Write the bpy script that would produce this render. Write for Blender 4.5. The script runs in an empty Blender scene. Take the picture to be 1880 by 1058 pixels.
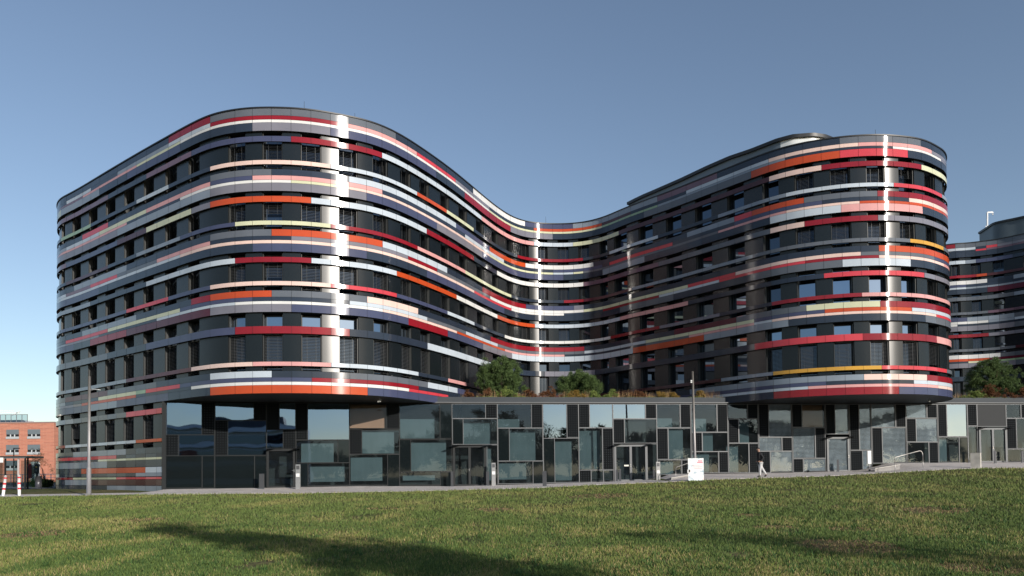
import bpy, bmesh, math, random
import numpy as np
from mathutils import Vector, Matrix, noise
random.seed(7); rng = np.random.default_rng(7)
scene = bpy.context.scene
COL = scene.collection
PI = math.pi

# ------------------------------------------------------------------ camera
F = 1400.0; PITCH = 0.029; YC = 826.55; ROLL = -0.01109; EYE = 1.6
cam = bpy.data.cameras.new('camera'); camo = bpy.data.objects.new('camera', cam); COL.objects.link(camo)
cam.sensor_width = 36.0; cam.lens = F / 1880.0 * 36.0
cam.shift_y = (YC - 529.0) / 1880.0
cam.clip_start = 0.1; cam.clip_end = 3000.0
camo.matrix_world = Matrix.Translation((0, 0, EYE)) @ Matrix.Rotation(PI / 2 + PITCH, 4, 'X') @ Matrix.Rotation(ROLL, 4, 'Z')
scene.camera = camo

# ------------------------------------------------------------------ light
SUN_AZ = math.radians(38.0)      # to the right of straight behind the camera
SUN_EL = math.radians(17.5)
sd = Vector((math.sin(SUN_AZ) * math.cos(SUN_EL), -math.cos(SUN_AZ) * math.cos(SUN_EL), math.sin(SUN_EL)))
sun = bpy.data.lights.new('sun', 'SUN'); sun.energy = 4.9; sun.angle = math.radians(0.5); sun.color = (1.0, 0.93, 0.84)
suno = bpy.data.objects.new('sun', sun); COL.objects.link(suno)
suno.rotation_euler = sd.to_track_quat('Z', 'Y').to_euler(); suno.location = (40, -40, 40)
world = bpy.data.worlds.new("World"); scene.world = world; world.use_nodes = True
wn = world.node_tree.nodes; wl = world.node_tree.links; wn.clear()
wo = wn.new('ShaderNodeOutputWorld'); bg = wn.new('ShaderNodeBackground'); sky = wn.new('ShaderNodeTexSky')
sky.sky_type = 'NISHITA'; sky.sun_disc = False; sky.sun_elevation = SUN_EL
sky.sun_rotation = math.atan2(sd.x, sd.y)
sky.altitude = 0; sky.air_density = 1.0; sky.dust_density = 0.45; sky.ozone_density = 2.0
bg.inputs['Strength'].default_value = 0.138
hsv = wn.new('ShaderNodeHueSaturation'); hsv.inputs['Saturation'].default_value = 0.91
wm = wn.new('ShaderNodeMix'); wm.data_type = 'RGBA'; wm.blend_type = 'MULTIPLY'; wm.inputs[0].default_value = 1.0; wm.inputs[7].default_value = (0.975, 0.965, 0.975, 1)
wl.new(sky.outputs[0], hsv.inputs['Color']); wl.new(hsv.outputs[0], wm.inputs[6]); wl.new(wm.outputs[2], bg.inputs['Color']); wl.new(bg.outputs[0], wo.inputs['Surface'])
scene.view_settings.view_transform = 'Standard'; scene.view_settings.look = 'None'
scene.view_settings.exposure = 0.0; scene.view_settings.gamma = 1.0
scene.cycles.max_bounces = 6; scene.cycles.glossy_bounces = 4; scene.cycles.diffuse_bounces = 3
scene.cycles.transparent_max_bounces = 8

# ------------------------------------------------------------------ measuring helpers: photo pixel <-> metres
def project(X, Y, z):
    h = z - EYE
    dz = Y * math.cos(PITCH) + h * math.sin(PITCH); dy = -Y * math.sin(PITCH) + h * math.cos(PITCH)
    a = F * X / dz; b = -F * dy / dz
    return 940 + a * math.cos(ROLL) - b * math.sin(ROLL), YC + a * math.sin(ROLL) + b * math.cos(ROLL)
def ray(px, py):
    a0 = px - 940; b0 = py - YC
    a = a0 * math.cos(ROLL) + b0 * math.sin(ROLL); b = -a0 * math.sin(ROLL) + b0 * math.cos(ROLL)
    v = Vector((a, F, -b)); c, s = math.cos(PITCH), math.sin(PITCH)
    return Vector((v.x, v.y * c - v.z * s, v.y * s + v.z * c))
def at(px, py, Y):
    r = ray(px, py); r = r * (Y / r.y)
    return Vector((r.x, Y, r.z + EYE))
def hit_seg(px, py, A, B):        # point where the line of sight meets the vertical plane through plan points A, B
    r = ray(px, py); n = Vector((B[1] - A[1], -(B[0] - A[0])))
    t = (A[0] * n.x + A[1] * n.y) / (r.x * n.x + r.y * n.y)
    return Vector((r.x * t, r.y * t, r.z * t + EYE))

# ------------------------------------------------------------------ materials
def s2l(c):
    return tuple(((x / 255) / 12.92 if x / 255 <= 0.04045 else ((x / 255 + 0.055) / 1.055) ** 2.4) for x in c)
def hexl(h): return s2l(tuple(int(h[i:i + 2], 16) for i in (0, 2, 4)))
MAT = {}
def mat(name, col, rough=0.5, metal=0.0, spec=0.5, bump=0.0, bscale=20.0, var=0.0, vscale=3.0, coat=0.0, emit=None, aniso=0.0):
    if name in MAT: return MAT[name]
    m = bpy.data.materials.new(name); m.use_nodes = True; nt = m.node_tree; p = nt.nodes['Principled BSDF']
    if isinstance(col, str): col = hexl(col)
    p.inputs['Base Color'].default_value = (*col, 1); p.inputs['Roughness'].default_value = rough
    p.inputs['Metallic'].default_value = metal; p.inputs['Specular IOR Level'].default_value = spec
    p.inputs['Coat Weight'].default_value = coat
    if aniso > 0:      # vertically brushed sheet
        cx = nt.nodes.new('ShaderNodeCombineXYZ'); cx.inputs[2].default_value = 1.0; nt.links.new(cx.outputs[0], p.inputs['Tangent']); p.inputs['Anisotropic'].default_value = aniso
    tc = nt.nodes.new('ShaderNodeTexCoord')
    if var > 0:
        n = nt.nodes.new('ShaderNodeTexNoise'); n.inputs['Scale'].default_value = vscale; n.inputs['Detail'].default_value = 6
        r = nt.nodes.new('ShaderNodeValToRGB'); e = r.color_ramp.elements
        e[0].position = 0.3; e[1].position = 0.72
        e[0].color = (*[c * (1 - var) for c in col], 1); e[1].color = (*[min(1, c * (1 + var)) for c in col], 1)
        nt.links.new(tc.outputs['Object'], n.inputs['Vector']); nt.links.new(n.outputs['Fac'], r.inputs['Fac'])
        nt.links.new(r.outputs['Color'], p.inputs['Base Color'])
    if bump > 0:
        n = nt.nodes.new('ShaderNodeTexNoise'); n.inputs['Scale'].default_value = bscale; n.inputs['Detail'].default_value = 3
        b = nt.nodes.new('ShaderNodeBump'); b.inputs['Strength'].default_value = bump; b.inputs['Distance'].default_value = 0.02
        nt.links.new(tc.outputs['Object'], n.inputs['Vector']); nt.links.new(n.outputs['Fac'], b.inputs['Height']); nt.links.new(b.outputs['Normal'], p.inputs['Normal'])
    MAT[name] = m; return m

# facade panel colours (enamelled sheet), keyed by one letter; D and V partly hold shade on orange and pink
PAL = dict(K='2a323f', N='2d3644', U='818b97', G='5d626a', P='74737d', L='b4bec8', W='d3d3d2', C='dbbfb5', I='cf9896', Y='c5c7a8',
           R='841a25', S='c03f49', O='b54824', B='434862', E='8ca586', V='6c5461', M='501a29', A='c4943a', D='452126')
PK = list(PAL)
def panel_mat(k):
    return mat('enamel_' + k, PAL[k], rough=0.125, spec=0.42, aniso=0.95, bump=0.04, bscale=1.6, var=0.10, vscale=0.6)
PMATS = [panel_mat(k) for k in PK]
dark_gap = mat('dark_gap', (0.006, 0.007, 0.008), rough=0.7)
anthracite = mat('anthracite_sheet', (0.007, 0.010, 0.012), rough=0.27, spec=0.55, aniso=0.7, bump=0.03, bscale=1.2, var=0.12, vscale=0.4)
reveal_m = mat('dark_reveal', (0.012, 0.014, 0.015), rough=0.5)
jamb_m = mat('grey_jamb', (0.055, 0.057, 0.056), rough=0.5)
slat_m = mat('blind_slat', (0.115, 0.12, 0.125), rough=0.45, metal=0.3)
black_m = mat('black_edge', (0.012, 0.013, 0.015), rough=0.45)
soffit_m = mat('soffit', (0.008, 0.009, 0.01), rough=0.55, var=0.15, vscale=0.5)
roof_m = mat('roof_gravel', (0.16, 0.155, 0.15), rough=0.95, var=0.2, vscale=2, bump=0.4)
def glass(name, base, f0, rough=0.02, wav=0.0, tintg=(0.62, 0.78, 1.0)):
    if name in MAT: return MAT[name]
    m = bpy.data.materials.new(name); m.use_nodes = True; nt = m.node_tree; N_ = nt.nodes; Lk = nt.links
    p = N_['Principled BSDF']; out = N_['Material Output']
    p.inputs['Base Color'].default_value = (*base, 1); p.inputs['Roughness'].default_value = 0.6; p.inputs['Specular IOR Level'].default_value = 0
    g = N_.new('ShaderNodeBsdfGlossy'); g.inputs['Roughness'].default_value = rough; g.inputs['Color'].default_value = (*tintg, 1)
    fr = N_.new('ShaderNodeFresnel'); fr.inputs['IOR'].default_value = (1 + math.sqrt(f0)) / (1 - math.sqrt(f0))
    mx = N_.new('ShaderNodeMixShader'); Lk.new(fr.outputs[0], mx.inputs[0]); Lk.new(p.outputs[0], mx.inputs[1]); Lk.new(g.outputs[0], mx.inputs[2])
    Lk.new(mx.outputs[0], out.inputs['Surface'])
    if wav > 0:
        tc = N_.new('ShaderNodeTexCoord'); n = N_.new('ShaderNodeTexNoise'); n.inputs['Scale'].default_value = 0.55; n.inputs['Detail'].default_value = 1
        b = N_.new('ShaderNodeBump'); b.inputs['Strength'].default_value = wav; b.inputs['Distance'].default_value = 0.05
        Lk.new(tc.outputs['Object'], n.inputs['Vector']); Lk.new(n.outputs['Fac'], b.inputs['Height'])
        Lk.new(b.outputs[0], g.inputs['Normal'])
    MAT[name] = m; return m
def clear_glass(name, f0, tint, dots=0.0, wav=0.12, tintg=(0.42, 0.57, 0.78), film=0.0):
    """see-through pane with coated reflection; dots = share of printed dots"""
    if name in MAT: return MAT[name]
    m = bpy.data.materials.new(name); m.use_nodes = True; nt = m.node_tree; N_ = nt.nodes; Lk = nt.links
    for n in list(N_): N_.remove(n)
    out = N_.new('ShaderNodeOutputMaterial'); tr = N_.new('ShaderNodeBsdfTransparent'); tr.inputs[0].default_value = (*tint, 1)
    g = N_.new('ShaderNodeBsdfGlossy'); g.inputs['Roughness'].default_value = 0.015; g.inputs['Color'].default_value = (*tintg, 1)
    fr = N_.new('ShaderNodeFresnel'); fr.inputs['IOR'].default_value = (1 + math.sqrt(f0)) / (1 - math.sqrt(f0))
    mx = N_.new('ShaderNodeMixShader'); Lk.new(fr.outputs[0], mx.inputs[0]); Lk.new(tr.outputs[0], mx.inputs[1]); Lk.new(g.outputs[0], mx.inputs[2])
    tc = N_.new('ShaderNodeTexCoord')
    n = N_.new('ShaderNodeTexNoise'); n.inputs['Scale'].default_value = 0.5; n.inputs['Detail'].default_value = 1
    b = N_.new('ShaderNodeBump'); b.inputs['Strength'].default_value = wav; b.inputs['Distance'].default_value = 0.05
    Lk.new(tc.outputs['Object'], n.inputs['Vector']); Lk.new(n.outputs['Fac'], b.inputs['Height']); Lk.new(b.outputs[0], g.inputs['Normal'])
    last = mx.outputs[0]
    if film > 0:       # dust film that catches the sun
        dd = N_.new('ShaderNodeBsdfDiffuse'); dd.inputs[0].default_value = (0.30, 0.36, 0.40, 1); m3 = N_.new('ShaderNodeMixShader')
        n2 = N_.new('ShaderNodeTexNoise'); n2.inputs['Scale'].default_value = 1.4; n2.inputs['Detail'].default_value = 5; mr = N_.new('ShaderNodeMapRange'); mr.inputs['From Min'].default_value = .3; mr.inputs['From Max'].default_value = .7; mr.inputs['To Min'].default_value = film * .5; mr.inputs['To Max'].default_value = film * 1.5
        Lk.new(tc.outputs['Object'], n2.inputs['Vector']); Lk.new(n2.outputs['Fac'], mr.inputs['Value']); Lk.new(mr.outputs[0], m3.inputs[0]); Lk.new(last, m3.inputs[1]); Lk.new(dd.outputs[0], m3.inputs[2]); last = m3.outputs[0]
    if dots > 0:
        d = dot_mask(nt, tc, 11.5, dots)
        df = N_.new('ShaderNodeBsdfDiffuse'); df.inputs[0].default_value = (0.20, 0.25, 0.28, 1)
        m2 = N_.new('ShaderNodeMixShader'); Lk.new(d, m2.inputs[0]); Lk.new(last, m2.inputs[1]); Lk.new(df.outputs[0], m2.inputs[2]); last = m2.outputs[0]
    Lk.new(last, out.inputs['Surface']); MAT[name] = m; return m
def dot_mask(nt, tc, scale, size):
    N_ = nt.nodes; Lk = nt.links
    sx = N_.new('ShaderNodeSeparateXYZ'); Lk.new(tc.outputs['Object'], sx.inputs[0])
    def wave(o):
        a = N_.new('ShaderNodeMath'); a.operation = 'MULTIPLY'; a.inputs[1].default_value = scale; Lk.new(o, a.inputs[0])
        f_ = N_.new('ShaderNodeMath'); f_.operation = 'FRACT'; Lk.new(a.outputs[0], f_.inputs[0])
        s_ = N_.new('ShaderNodeMath'); s_.operation = 'SUBTRACT'; s_.inputs[1].default_value = 0.5; Lk.new(f_.outputs[0], s_.inputs[0])
        q = N_.new('ShaderNodeMath'); q.operation = 'POWER'; q.inputs[1].default_value = 2; Lk.new(s_.outputs[0], q.inputs[0])
        return q.outputs[0]
    a = N_.new('ShaderNodeMath'); a.operation = 'ADD'; Lk.new(wave(sx.outputs['X']), a.inputs[0]); Lk.new(wave(sx.outputs['Z']), a.inputs[1])
    l = N_.new('ShaderNodeMath'); l.operation = 'LESS_THAN'; l.inputs[1].default_value = size * size; Lk.new(a.outputs[0], l.inputs[0])
    return l.outputs[0]
pane_m = glass('window_pane', (0.006, 0.008, 0.010), 0.13, 0.015, 0.03)
pane_sky = glass('coated_pane', (0.006, 0.008, 0.010), 0.38, 0.015, 0.03)
def perforated(name, base, dotc, size):
    if name in MAT: return MAT[name]
    m = mat(name, base, rough=0.6, spec=0.02); nt = m.node_tree; p = nt.nodes['Principled BSDF']
    tc = [n for n in nt.nodes if n.type == 'TEX_COORD'][0]
    d = dot_mask(nt, tc, 6.5, size); mx = nt.nodes.new('ShaderNodeMix'); mx.data_type = 'RGBA'
    mx.inputs[6].default_value = (*base, 1); mx.inputs[7].default_value = (*dotc, 1)
    nt.links.new(d, mx.inputs[0]); nt.links.new(mx.outputs[2], p.inputs['Base Color']); return m

# ------------------------------------------------------------------ mesh builder
class MB:
    def __init__(s): s.v = []; s.f = []; s.m = []; s.sm = []
    def quad(s, a, b, c, d, m=0, sm=False):
        n = len(s.v); s.v += [tuple(a), tuple(b), tuple(c), tuple(d)]; s.f.append((n, n + 1, n + 2, n + 3)); s.m.append(m); s.sm.append(sm)
    def poly(s, pts, m=0):
        n = len(s.v); s.v += [tuple(p) for p in pts]; s.f.append(tuple(range(n, n + len(pts)))); s.m.append(m); s.sm.append(False)
    def strip(s, A, B, m=0, sm=True):     # A, B: lists of points
        n = len(s.v); k = len(A); s.v += [tuple(p) for p in A] + [tuple(p) for p in B]
        for i in range(k - 1): s.f.append((n + i, n + i + 1, n + k + i + 1, n + k + i)); s.m.append(m); s.sm.append(sm)
    def box(s, x0, y0, z0, x1, y1, z1, m=0, M=None):
        c = [(x0, y0, z0), (x1, y0, z0), (x1, y1, z0), (x0, y1, z0), (x0, y0, z1), (x1, y0, z1), (x1, y1, z1), (x0, y1, z1)]
        if M is not None: c = [tuple(M @ Vector(p)) for p in c]
        n = len(s.v); s.v += c
        for f in ((0, 3, 2, 1), (4, 5, 6, 7), (0, 1, 5, 4), (1, 2, 6, 5), (2, 3, 7, 6), (3, 0, 4, 7)):
            s.f.append(tuple(n + i for i in f)); s.m.append(m); s.sm.append(False)
    def bar(s, a, b, w, h=None, m=0):     # square bar between two points
        a = Vector(a); b = Vector(b); h = h or w; d = (b - a); L = d.length; q = d.to_track_quat('Z', 'Y').to_matrix().to_4x4()
        s.box(-w / 2, -h / 2, 0, w / 2, h / 2, L, m, Matrix.Translation(a) @ q)
    def tube(s, pts, radii, seg=8, m=0, cap=True):
        pts = [Vector(p) for p in pts]; n0 = len(s.v)
        if not hasattr(radii, '__len__'): radii = [radii] * len(pts)
        for i, p in enumerate(pts):
            d = (pts[min(i + 1, len(pts) - 1)] - pts[max(i - 1, 0)]).normalized()
            u = d.cross(Vector((0, 0, 1)))
            if u.length < 1e-3: u = Vector((1, 0, 0))
            u.normalize(); w = d.cross(u)
            for k in range(seg):
                t = 2 * PI * k / seg; s.v.append(tuple(p + (u * math.cos(t) + w * math.sin(t)) * radii[i]))
        for i in range(len(pts) - 1):
            for k in range(seg):
                a = n0 + i * seg + k; b = n0 + i * seg + (k + 1) % seg
                s.f.append((a, b, b + seg, a + seg)); s.m.append(m); s.sm.append(True)
        if cap:
            s.f.append(tuple(n0 + k for k in range(seg))); s.m.append(m); s.sm.append(False)
            e = n0 + (len(pts) - 1) * seg; s.f.append(tuple(e + k for k in range(seg))[::-1]); s.m.append(m); s.sm.append(False)
    def build(s, name, mats, parent=None, loc=None):
        me = bpy.data.meshes.new(name)
        v = s.v
        if parent is not None:
            loc_ = Vector((0, 0, 0)); q = parent
            while q is not None: loc_ += q.location; q = q.parent
        else: loc_ = Vector(loc) if loc is not None else Vector((0, 0, 0))
        v = [(p[0] - loc_[0], p[1] - loc_[1], p[2] - loc_[2]) for p in v]
        me.from_pydata(v, [], s.f)
        if not isinstance(mats, (list, tuple)): mats = [mats]
        for m in mats: me.materials.append(m)
        me.polygons.foreach_set('material_index', s.m); me.polygons.foreach_set('use_smooth', s.sm); me.update()
        o = bpy.data.objects.new(name, me); COL.objects.link(o)
        if parent is not None: o.parent = parent
        elif loc is not None: o.location = loc
        return o
def tag(o, label=None, cat=None, group=None, kind=None):
    if label: o['label'] = label
    if cat: o['category'] = cat
    if group: o['group'] = group
    if kind: o['kind'] = kind
    return o
def empty(name, loc, label, cat, group=None):
    o = bpy.data.objects.new(name, None); COL.objects.link(o); o.location = loc; o.empty_display_size = 0.3
    return tag(o, label, cat, group)
def copy_tree(o, parent=None):
    c = o.copy(); COL.objects.link(c); c.parent = parent
    for ch in list(o.children): copy_tree(ch, c)
    return c

# ------------------------------------------------------------------ facade curve (plan), fitted to the photograph
ZK = [56.618, 54.373, 52.032, 49.882, 47.955, 46.223, 44.645, 43.408, 42.781, 42.528, 42.506, 42.635, 42.945, 43.426, 44.034, 44.998, 46.549, 48.68, 51.28, 54.547, 58.359, 61.618, 62.945, 63.265, 62.975, 61.757, 59.716, 57.895, 56.261, 54.611, 53.021, 51.545, 50.145, 48.97, 48.126, 47.558, 47.146, 46.933, 46.927, 47.217, 48.009, 50.068]
UK = (np.linspace(100, 1760, 42) - 940) / F
def natspl(xk):
    n = len(xk); h = np.diff(xk); A = np.zeros((n, n)); B = np.zeros((n, n)); A[0, 0] = A[-1, -1] = 1
    for i in range(1, n - 1):
        A[i, i - 1] = h[i - 1]; A[i, i] = 2 * (h[i - 1] + h[i]); A[i, i + 1] = h[i]
        B[i, i - 1] = 6 / h[i - 1]; B[i, i] = -6 / h[i - 1] - 6 / h[i]; B[i, i + 1] = 6 / h[i]
    return np.linalg.solve(A, B)
def spl_eval(xk, yk, x):
    Mk = natspl(xk) @ yk; i = np.clip(np.searchsorted(xk, x) - 1, 0, len(xk) - 2); h = xk[i + 1] - xk[i]; a = (xk[i + 1] - x) / h; b = (x - xk[i]) / h
    return a * yk[i] + b * yk[i + 1] + ((a ** 3 - a) * Mk[i] + (b ** 3 - b) * Mk[i + 1]) * h * h / 6
def arc(p, ang, R, turn, n=30):     # continue a path from p heading ang, turning by turn (signed) on radius R
    pts = []
    c = p + R * np.array([-math.sin(ang), math.cos(ang)]) * (1 if turn > 0 else -1)
    for i in range(1, n + 1):
        t = ang + turn * i / n
        pts.append(c + R * np.array([math.sin(t), -math.cos(t)]) * (1 if turn > 0 else -1))
    return pts, ang + turn
uu = np.linspace((116 - 940) / F, (1740 - 940) / F, 1600); zz = spl_eval(UK, np.array(ZK), uu)
core = np.stack([uu * zz, zz], 1)
d1 = core[-1] - core[-8]; angR = math.atan2(d1[1], d1[0]); arR, aR = arc(core[-1], angR, 5.5, math.radians(122) - angR, 40)
tailR = [arR[-1] + np.array([math.cos(aR), math.sin(aR)]) * t for t in np.linspace(0.3, 16, 40)]
d0 = core[0] - core[7]; angL = math.atan2(d0[1], d0[0]); arL, aL = arc(core[0], angL, 7.0, math.radians(75) - angL, 40)
tailL = [arL[-1] + np.array([math.cos(aL), math.sin(aL)]) * t for t in np.linspace(0.3, 8, 20)]
class Curve:
    def __init__(s, pts):
        pts = np.array(pts); d = np.hypot(*np.diff(pts, axis=0).T); S = np.concatenate([[0], np.cumsum(d)])
        s.L = S[-1]; s.n = int(s.L / 0.06); s.S = np.linspace(0, s.L, s.n)
        s.P = np.stack([np.interp(s.S, S, pts[:, 0]), np.interp(s.S, S, pts[:, 1])], 1)
        T = np.gradient(s.P, axis=0)
        k = np.ones(9) / 9
        for c in (0, 1): T[:, c] = np.convolve(np.pad(T[:, c], 4, 'edge'), k, 'valid')
        T /= np.hypot(T[:, 0], T[:, 1])[:, None]; s.N = np.stack([T[:, 1], -T[:, 0]], 1)   # outward (towards the viewer)
    def pt(s, t, off=0.0):
        return np.array([np.interp(t, s.S, s.P[:, c]) + off * np.interp(t, s.S, s.N[:, c]) for c in (0, 1)])
    def line(s, a, b, off, z, ds=0.3):
        n = max(1, int(math.ceil((b - a) / ds))); return [(*s.pt(a + (b - a) * i / n, off), z) for i in range(n + 1)]
    def s_of_x(s, px, z, a, b):      # arclength whose image column is px at height z
        i0, i1 = int(a / s.L * (s.n - 1)), int(b / s.L * (s.n - 1)); X = [project(s.P[i, 0], s.P[i, 1], z)[0] for i in range(i0, i1)]
        return float(np.interp(px, X, s.S[i0:i1]))
mainC = Curve(list(tailL[::-1]) + list(arL[::-1]) + list(core) + list(arR) + list(tailR))
def nearest_s(c, p): return float(c.S[np.argmin(((c.P - np.array(p)) ** 2).sum(1))])
sA = nearest_s(mainC, core[0]) - 1.2; sB = nearest_s(mainC, core[-1]) + 2.6

# windows: left and right image columns of each opening
WX = [(104.2, 113.6), (126.9, 142.9), (157.1, 173.2), (188.3, 206.3), (222.3, 241.2), (258.2, 277.2), (297.9, 319.7), (340.8, 361.6), (415.5, 448.5), (479.7, 518.5),
      (552.3, 592), (624.1, 660), (688.4, 717.7), (740.4, 760.2), (776, 794), (813.9, 830.9), (847.9, 864), (880, 894.6), (908.4, 920.7), (934.8, 946.8), (959.8, 975.5),
      (991.7, 1009.3), (1027.3, 1047), (1064, 1083), (1101.8, 1116), (1128, 1152), (1173.8, 1200), (1224.6, 1253), (1278.4, 1308.7), (1338, 1369), (1403.6, 1434.8),
      (1464, 1501), (1531, 1570), (1599.8, 1635.8), (1661.3, 1690.6), (1710, 1730), (1743.5, 1753)]
WIN = []
for i, (a, b) in enumerate(WX):
    y = 675 if i < 8 else 640; z = EYE + (6.6 if i < 8 else 7.2)
    WIN.append((mainC.s_of_x(a, z, sA, sB), mainC.s_of_x(b, z, sA, sB)))
WIN[-1] = (WIN[-1][0], WIN[-1][0] + 1.1)
while WIN[-1][1] + 3.3 < mainC.L: WIN.append((WIN[-1][0] + 2.5, WIN[-1][0] + 3.65))
WIN = [w for w in WIN if w[1] < mainC.L - 0.3]
f0 = WIN[0]
WIN = [(f0[0] - 2.5 * k, f0[0] - 2.5 * k + 1.1) for k in (3, 2, 1) if f0[0] - 2.5 * k > 0.4] + WIN
def joints_of(win, L):
    J = [0.0]
    for i, (a, b) in enumerate(win):
        if i:
            pa = win[i - 1][1]; g = a - pa
            J += [(pa + a) / 2] if g < 2.6 else [pa + g * 0.22, pa + g * 0.68]
        J.append((a + b) / 2)
    J.append(L); return sorted(J)
JM = joints_of(WIN, mainC.L)

# rows: (name, bottom height, top height above eye level, colour runs "x_end colour")
def R_(s): return [(float(t[:-1]) if t[:-1] else 9999.0, t[-1]) for t in s.split()]
ROWS = [
 (20.297, 20.706, '309N 372R 725G 871K 962W 1048B 1206U 1315V 1465N 1535K 1687G K'),
 (20.062, 20.297, '122N 167L 216N 309U 397L 636R 766I 841S 902P 988K 1099O 1158D 1257K 1400L 1569C 1709I P'),  # D after O: orange run with its shade put into the colour
 (19.897, 20.062, '151V 251I 329Y 903W 988Y 1101Y 1200E 1287U 1434U 1630K 1726W P'),
 (19.423, 19.897, '104Y 182U 232N 331B 457N 601P 805B 856N 937R 1012P 1082K 1184N 1376G 1536O 1663S K'),
 (18.805, 19.130, '193V 270N 351V 528B 698R 888L 983I 1048L 1136Y 1405D 1501C 1687R Y'),
 (17.510, 17.756, '111N 167E 251N 309L 396N 601C 766L 823O 873Y 949K 1068R 1114K 1207L 1316K 1435U 1642L 1728S U'),
 (16.879, 17.233, '150N 198S 371N 491G 636N 841L 902B 963O 1085W 1259N 1347U 1379S 1469O 1605G R'),
 (16.624, 16.879, '122U 175L 269Y 371I 456B 699I 856N 928L 1014K 1100B 1114K 1233S 1347K 1503B 1664K C'),
 (16.456, 16.624, '232I 330K 527W 640Y 900C 1010Y 1048L 1076Y 1330G 1437I 1572C 1740O C'),
 (15.993, 16.456, '215P 371U 397L 669P 805B 887P 1031B 1100K 1184U 1317N 1405K 1537L 1691I K'),
 (15.370, 15.708, '121V 215B 269D 351Y 371P 565O 787L 873R 915K 1068W 1080S 1207V 1400G 1469C 1624R P'),
 (14.065, 14.306, '121N 190D 250N 329U 425B 601Y 766R 858I 938Y 1031K 1081R 1160M 1380U 1667G 1731A G'),
 (13.433, 13.814, '134N 232U 371N 491G 700O 824L 888K 964R 1050B 1078P 1290K 1408N 1608K 1743O G'),
 (13.201, 13.433, '121L 165V 214S 287G 396I 528K 748P 806R 902G 1070W 1261Y 1348S 1575C 1712G B'),
 (13.013, 13.201, '328L 873C 938S 1032W 1104N 1208R 1318L 1472S 1624R 1738C I'),
 (12.552, 13.013, '181B 457N 683B 787N 928B 1137K 1230G 1382N 1540G 1668L K'),
 (11.950, 12.252, '165U 268N 425L 565R 726L 841O 916W 979O 1139L 1262I 1506K 1695S P'),
 (10.639, 10.882, '230B 307S 396B 601C 726S 824B 874L 929K 1117W 1209R 1319P 1411K 1577R I'),
 (9.979, 10.346, '149N 249U 348N 371R 491O 669G 767C 902K 1080R 1239K 1350M 1473G 1611Y R'),
 (9.745, 9.979, '119N 197S 329Y 457B 636N 787L 858G 917L 1069G 1185L 1383Y 1507B 1671O L'),
 (9.573, 9.745, '119U 180P 287K 425L 700W 842C 929O 1033I 1190K 1264G 1400I 1425L 1718C S'),
 (9.133, 9.573, '136B 163N 231R 370M 396R 527P 749B 824R 891B 939P 1161L 1291O 1441U 1696K G'),
 (7.919, 8.340, '196G 268N 424B 636R 787K 900L 1000N 1086P 1264K 1383N 1578S 1718R I'),
 (6.094, 6.336, '230U 348M 456C 601I 768L 825K 857I 1323D 1412U 1613A 1738S G'),
 (5.450, 5.815, '116G 195M 287G 370N 491L 636K 788G 843L 930B 1265K 1580U 1700C R'),
 (5.209, 5.450, '118U 178K 248Y 267E 328S 565B 768R 930K 1511B 1674K L'),
 (5.022, 5.209, '148P 248O 348N 750W 826S 900K 1476L 1720I C'),
 (4.560, 5.022, '162B 212U 307B 395N 669O 900B 1413N 1640R B'),
]
GROWS = [   # ground storey of the left wing only
 (3.838, 4.171, '132U 229G S'), (2.117, 2.316, '116R 247L O'),
 (1.407, 1.785, '131K 229U N'), (1.175, 1.407, '211S N'), (1.032, 1.175, '177K Y'), (0.590, 1.032, '194U K'),
 (0.217, 0.575, '145N 265O L'), (-0.014, 0.217, '105U 246N U'), (-0.190, -0.044, '130R 211Y S'), (-0.583, -0.205, '116N 167U D'), (-1.2, -0.595, '193K U')]
PIERS = [(17.233, 19.423), (13.814, 15.993), (10.346, 12.552), (5.815, 9.133)]     # open storeys: bottom, top

def facade(C, root, rows, win, joints, a, b, s0=0.0, s1=None, piers=PIERS, ystep=0.30):
    """coloured bands of a facade standing on plan curve C between s0 and s1"""
    s1 = s1 if s1 is not None else C.L
    for (h0, h1, runs) in rows:
        zb, zt = h0 + EYE, h1 + EYE; zm = (zb + zt) / 2; cuts = []
        if isinstance(runs, str): runs = R_(runs)
        for (xe, k) in runs:
            if xe > 5000: s_ = s1 + 1
            else:
                s_ = C.s_of_x(xe, zm, a, b); s_ = min(joints, key=lambda j: abs(j - s_))
            cuts.append((s_, k))
        mb = MB(); used = [q for q in joints if s0 < q < s1]; js = [s0] + used + [s1]
        slim = h0 in [r[0] for r in rows] and (h1 - h0) < 0.5 and any(abs(h1 - p[1]) > 0.02 and p[0] < h0 < p[1] for p in piers)
        for i in range(len(js) - 1):
            p, q = js[i] + 0.009, js[i + 1] - 0.009
            if q - p < 0.02: continue
            mid = (p + q) / 2; k = next((k for (s_, k) in cuts if mid < s_), cuts[-1][1])
            mi = PK.index(k)
            o0, o1, o2 = rng.uniform(-.0045, .0045, 3); nn = max(1, int(math.ceil((q - p) / .3)))   # every panel hangs a hair out of true
            lo = [(*C.pt(p + (q - p) * u / nn, o0 + (o1 - o0) * u / nn + o2), zb + 0.006) for u in range(nn + 1)]; hi = [(*C.pt(p + (q - p) * u / nn, o0 + (o1 - o0) * u / nn - o2), zt - 0.006) for u in range(nn + 1)]
            mb.strip(lo, hi, mi)
        nP = len(PK)
        dep = -0.10 if slim else -0.06
        B0 = C.line(s0, s1, -0.02, zb); B1 = C.line(s0, s1, -0.02, zt); D0 = C.line(s0, s1, dep, zb); D1 = C.line(s0, s1, dep, zt)
        mb.strip(B0, B1, nP); mb.strip(D0, B0, nP); mb.strip(B1, D1, nP)
        if slim: mb.strip(D1, D0, nP)
        mb.build('facade_band', PMATS + [dark_gap], root)

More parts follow.
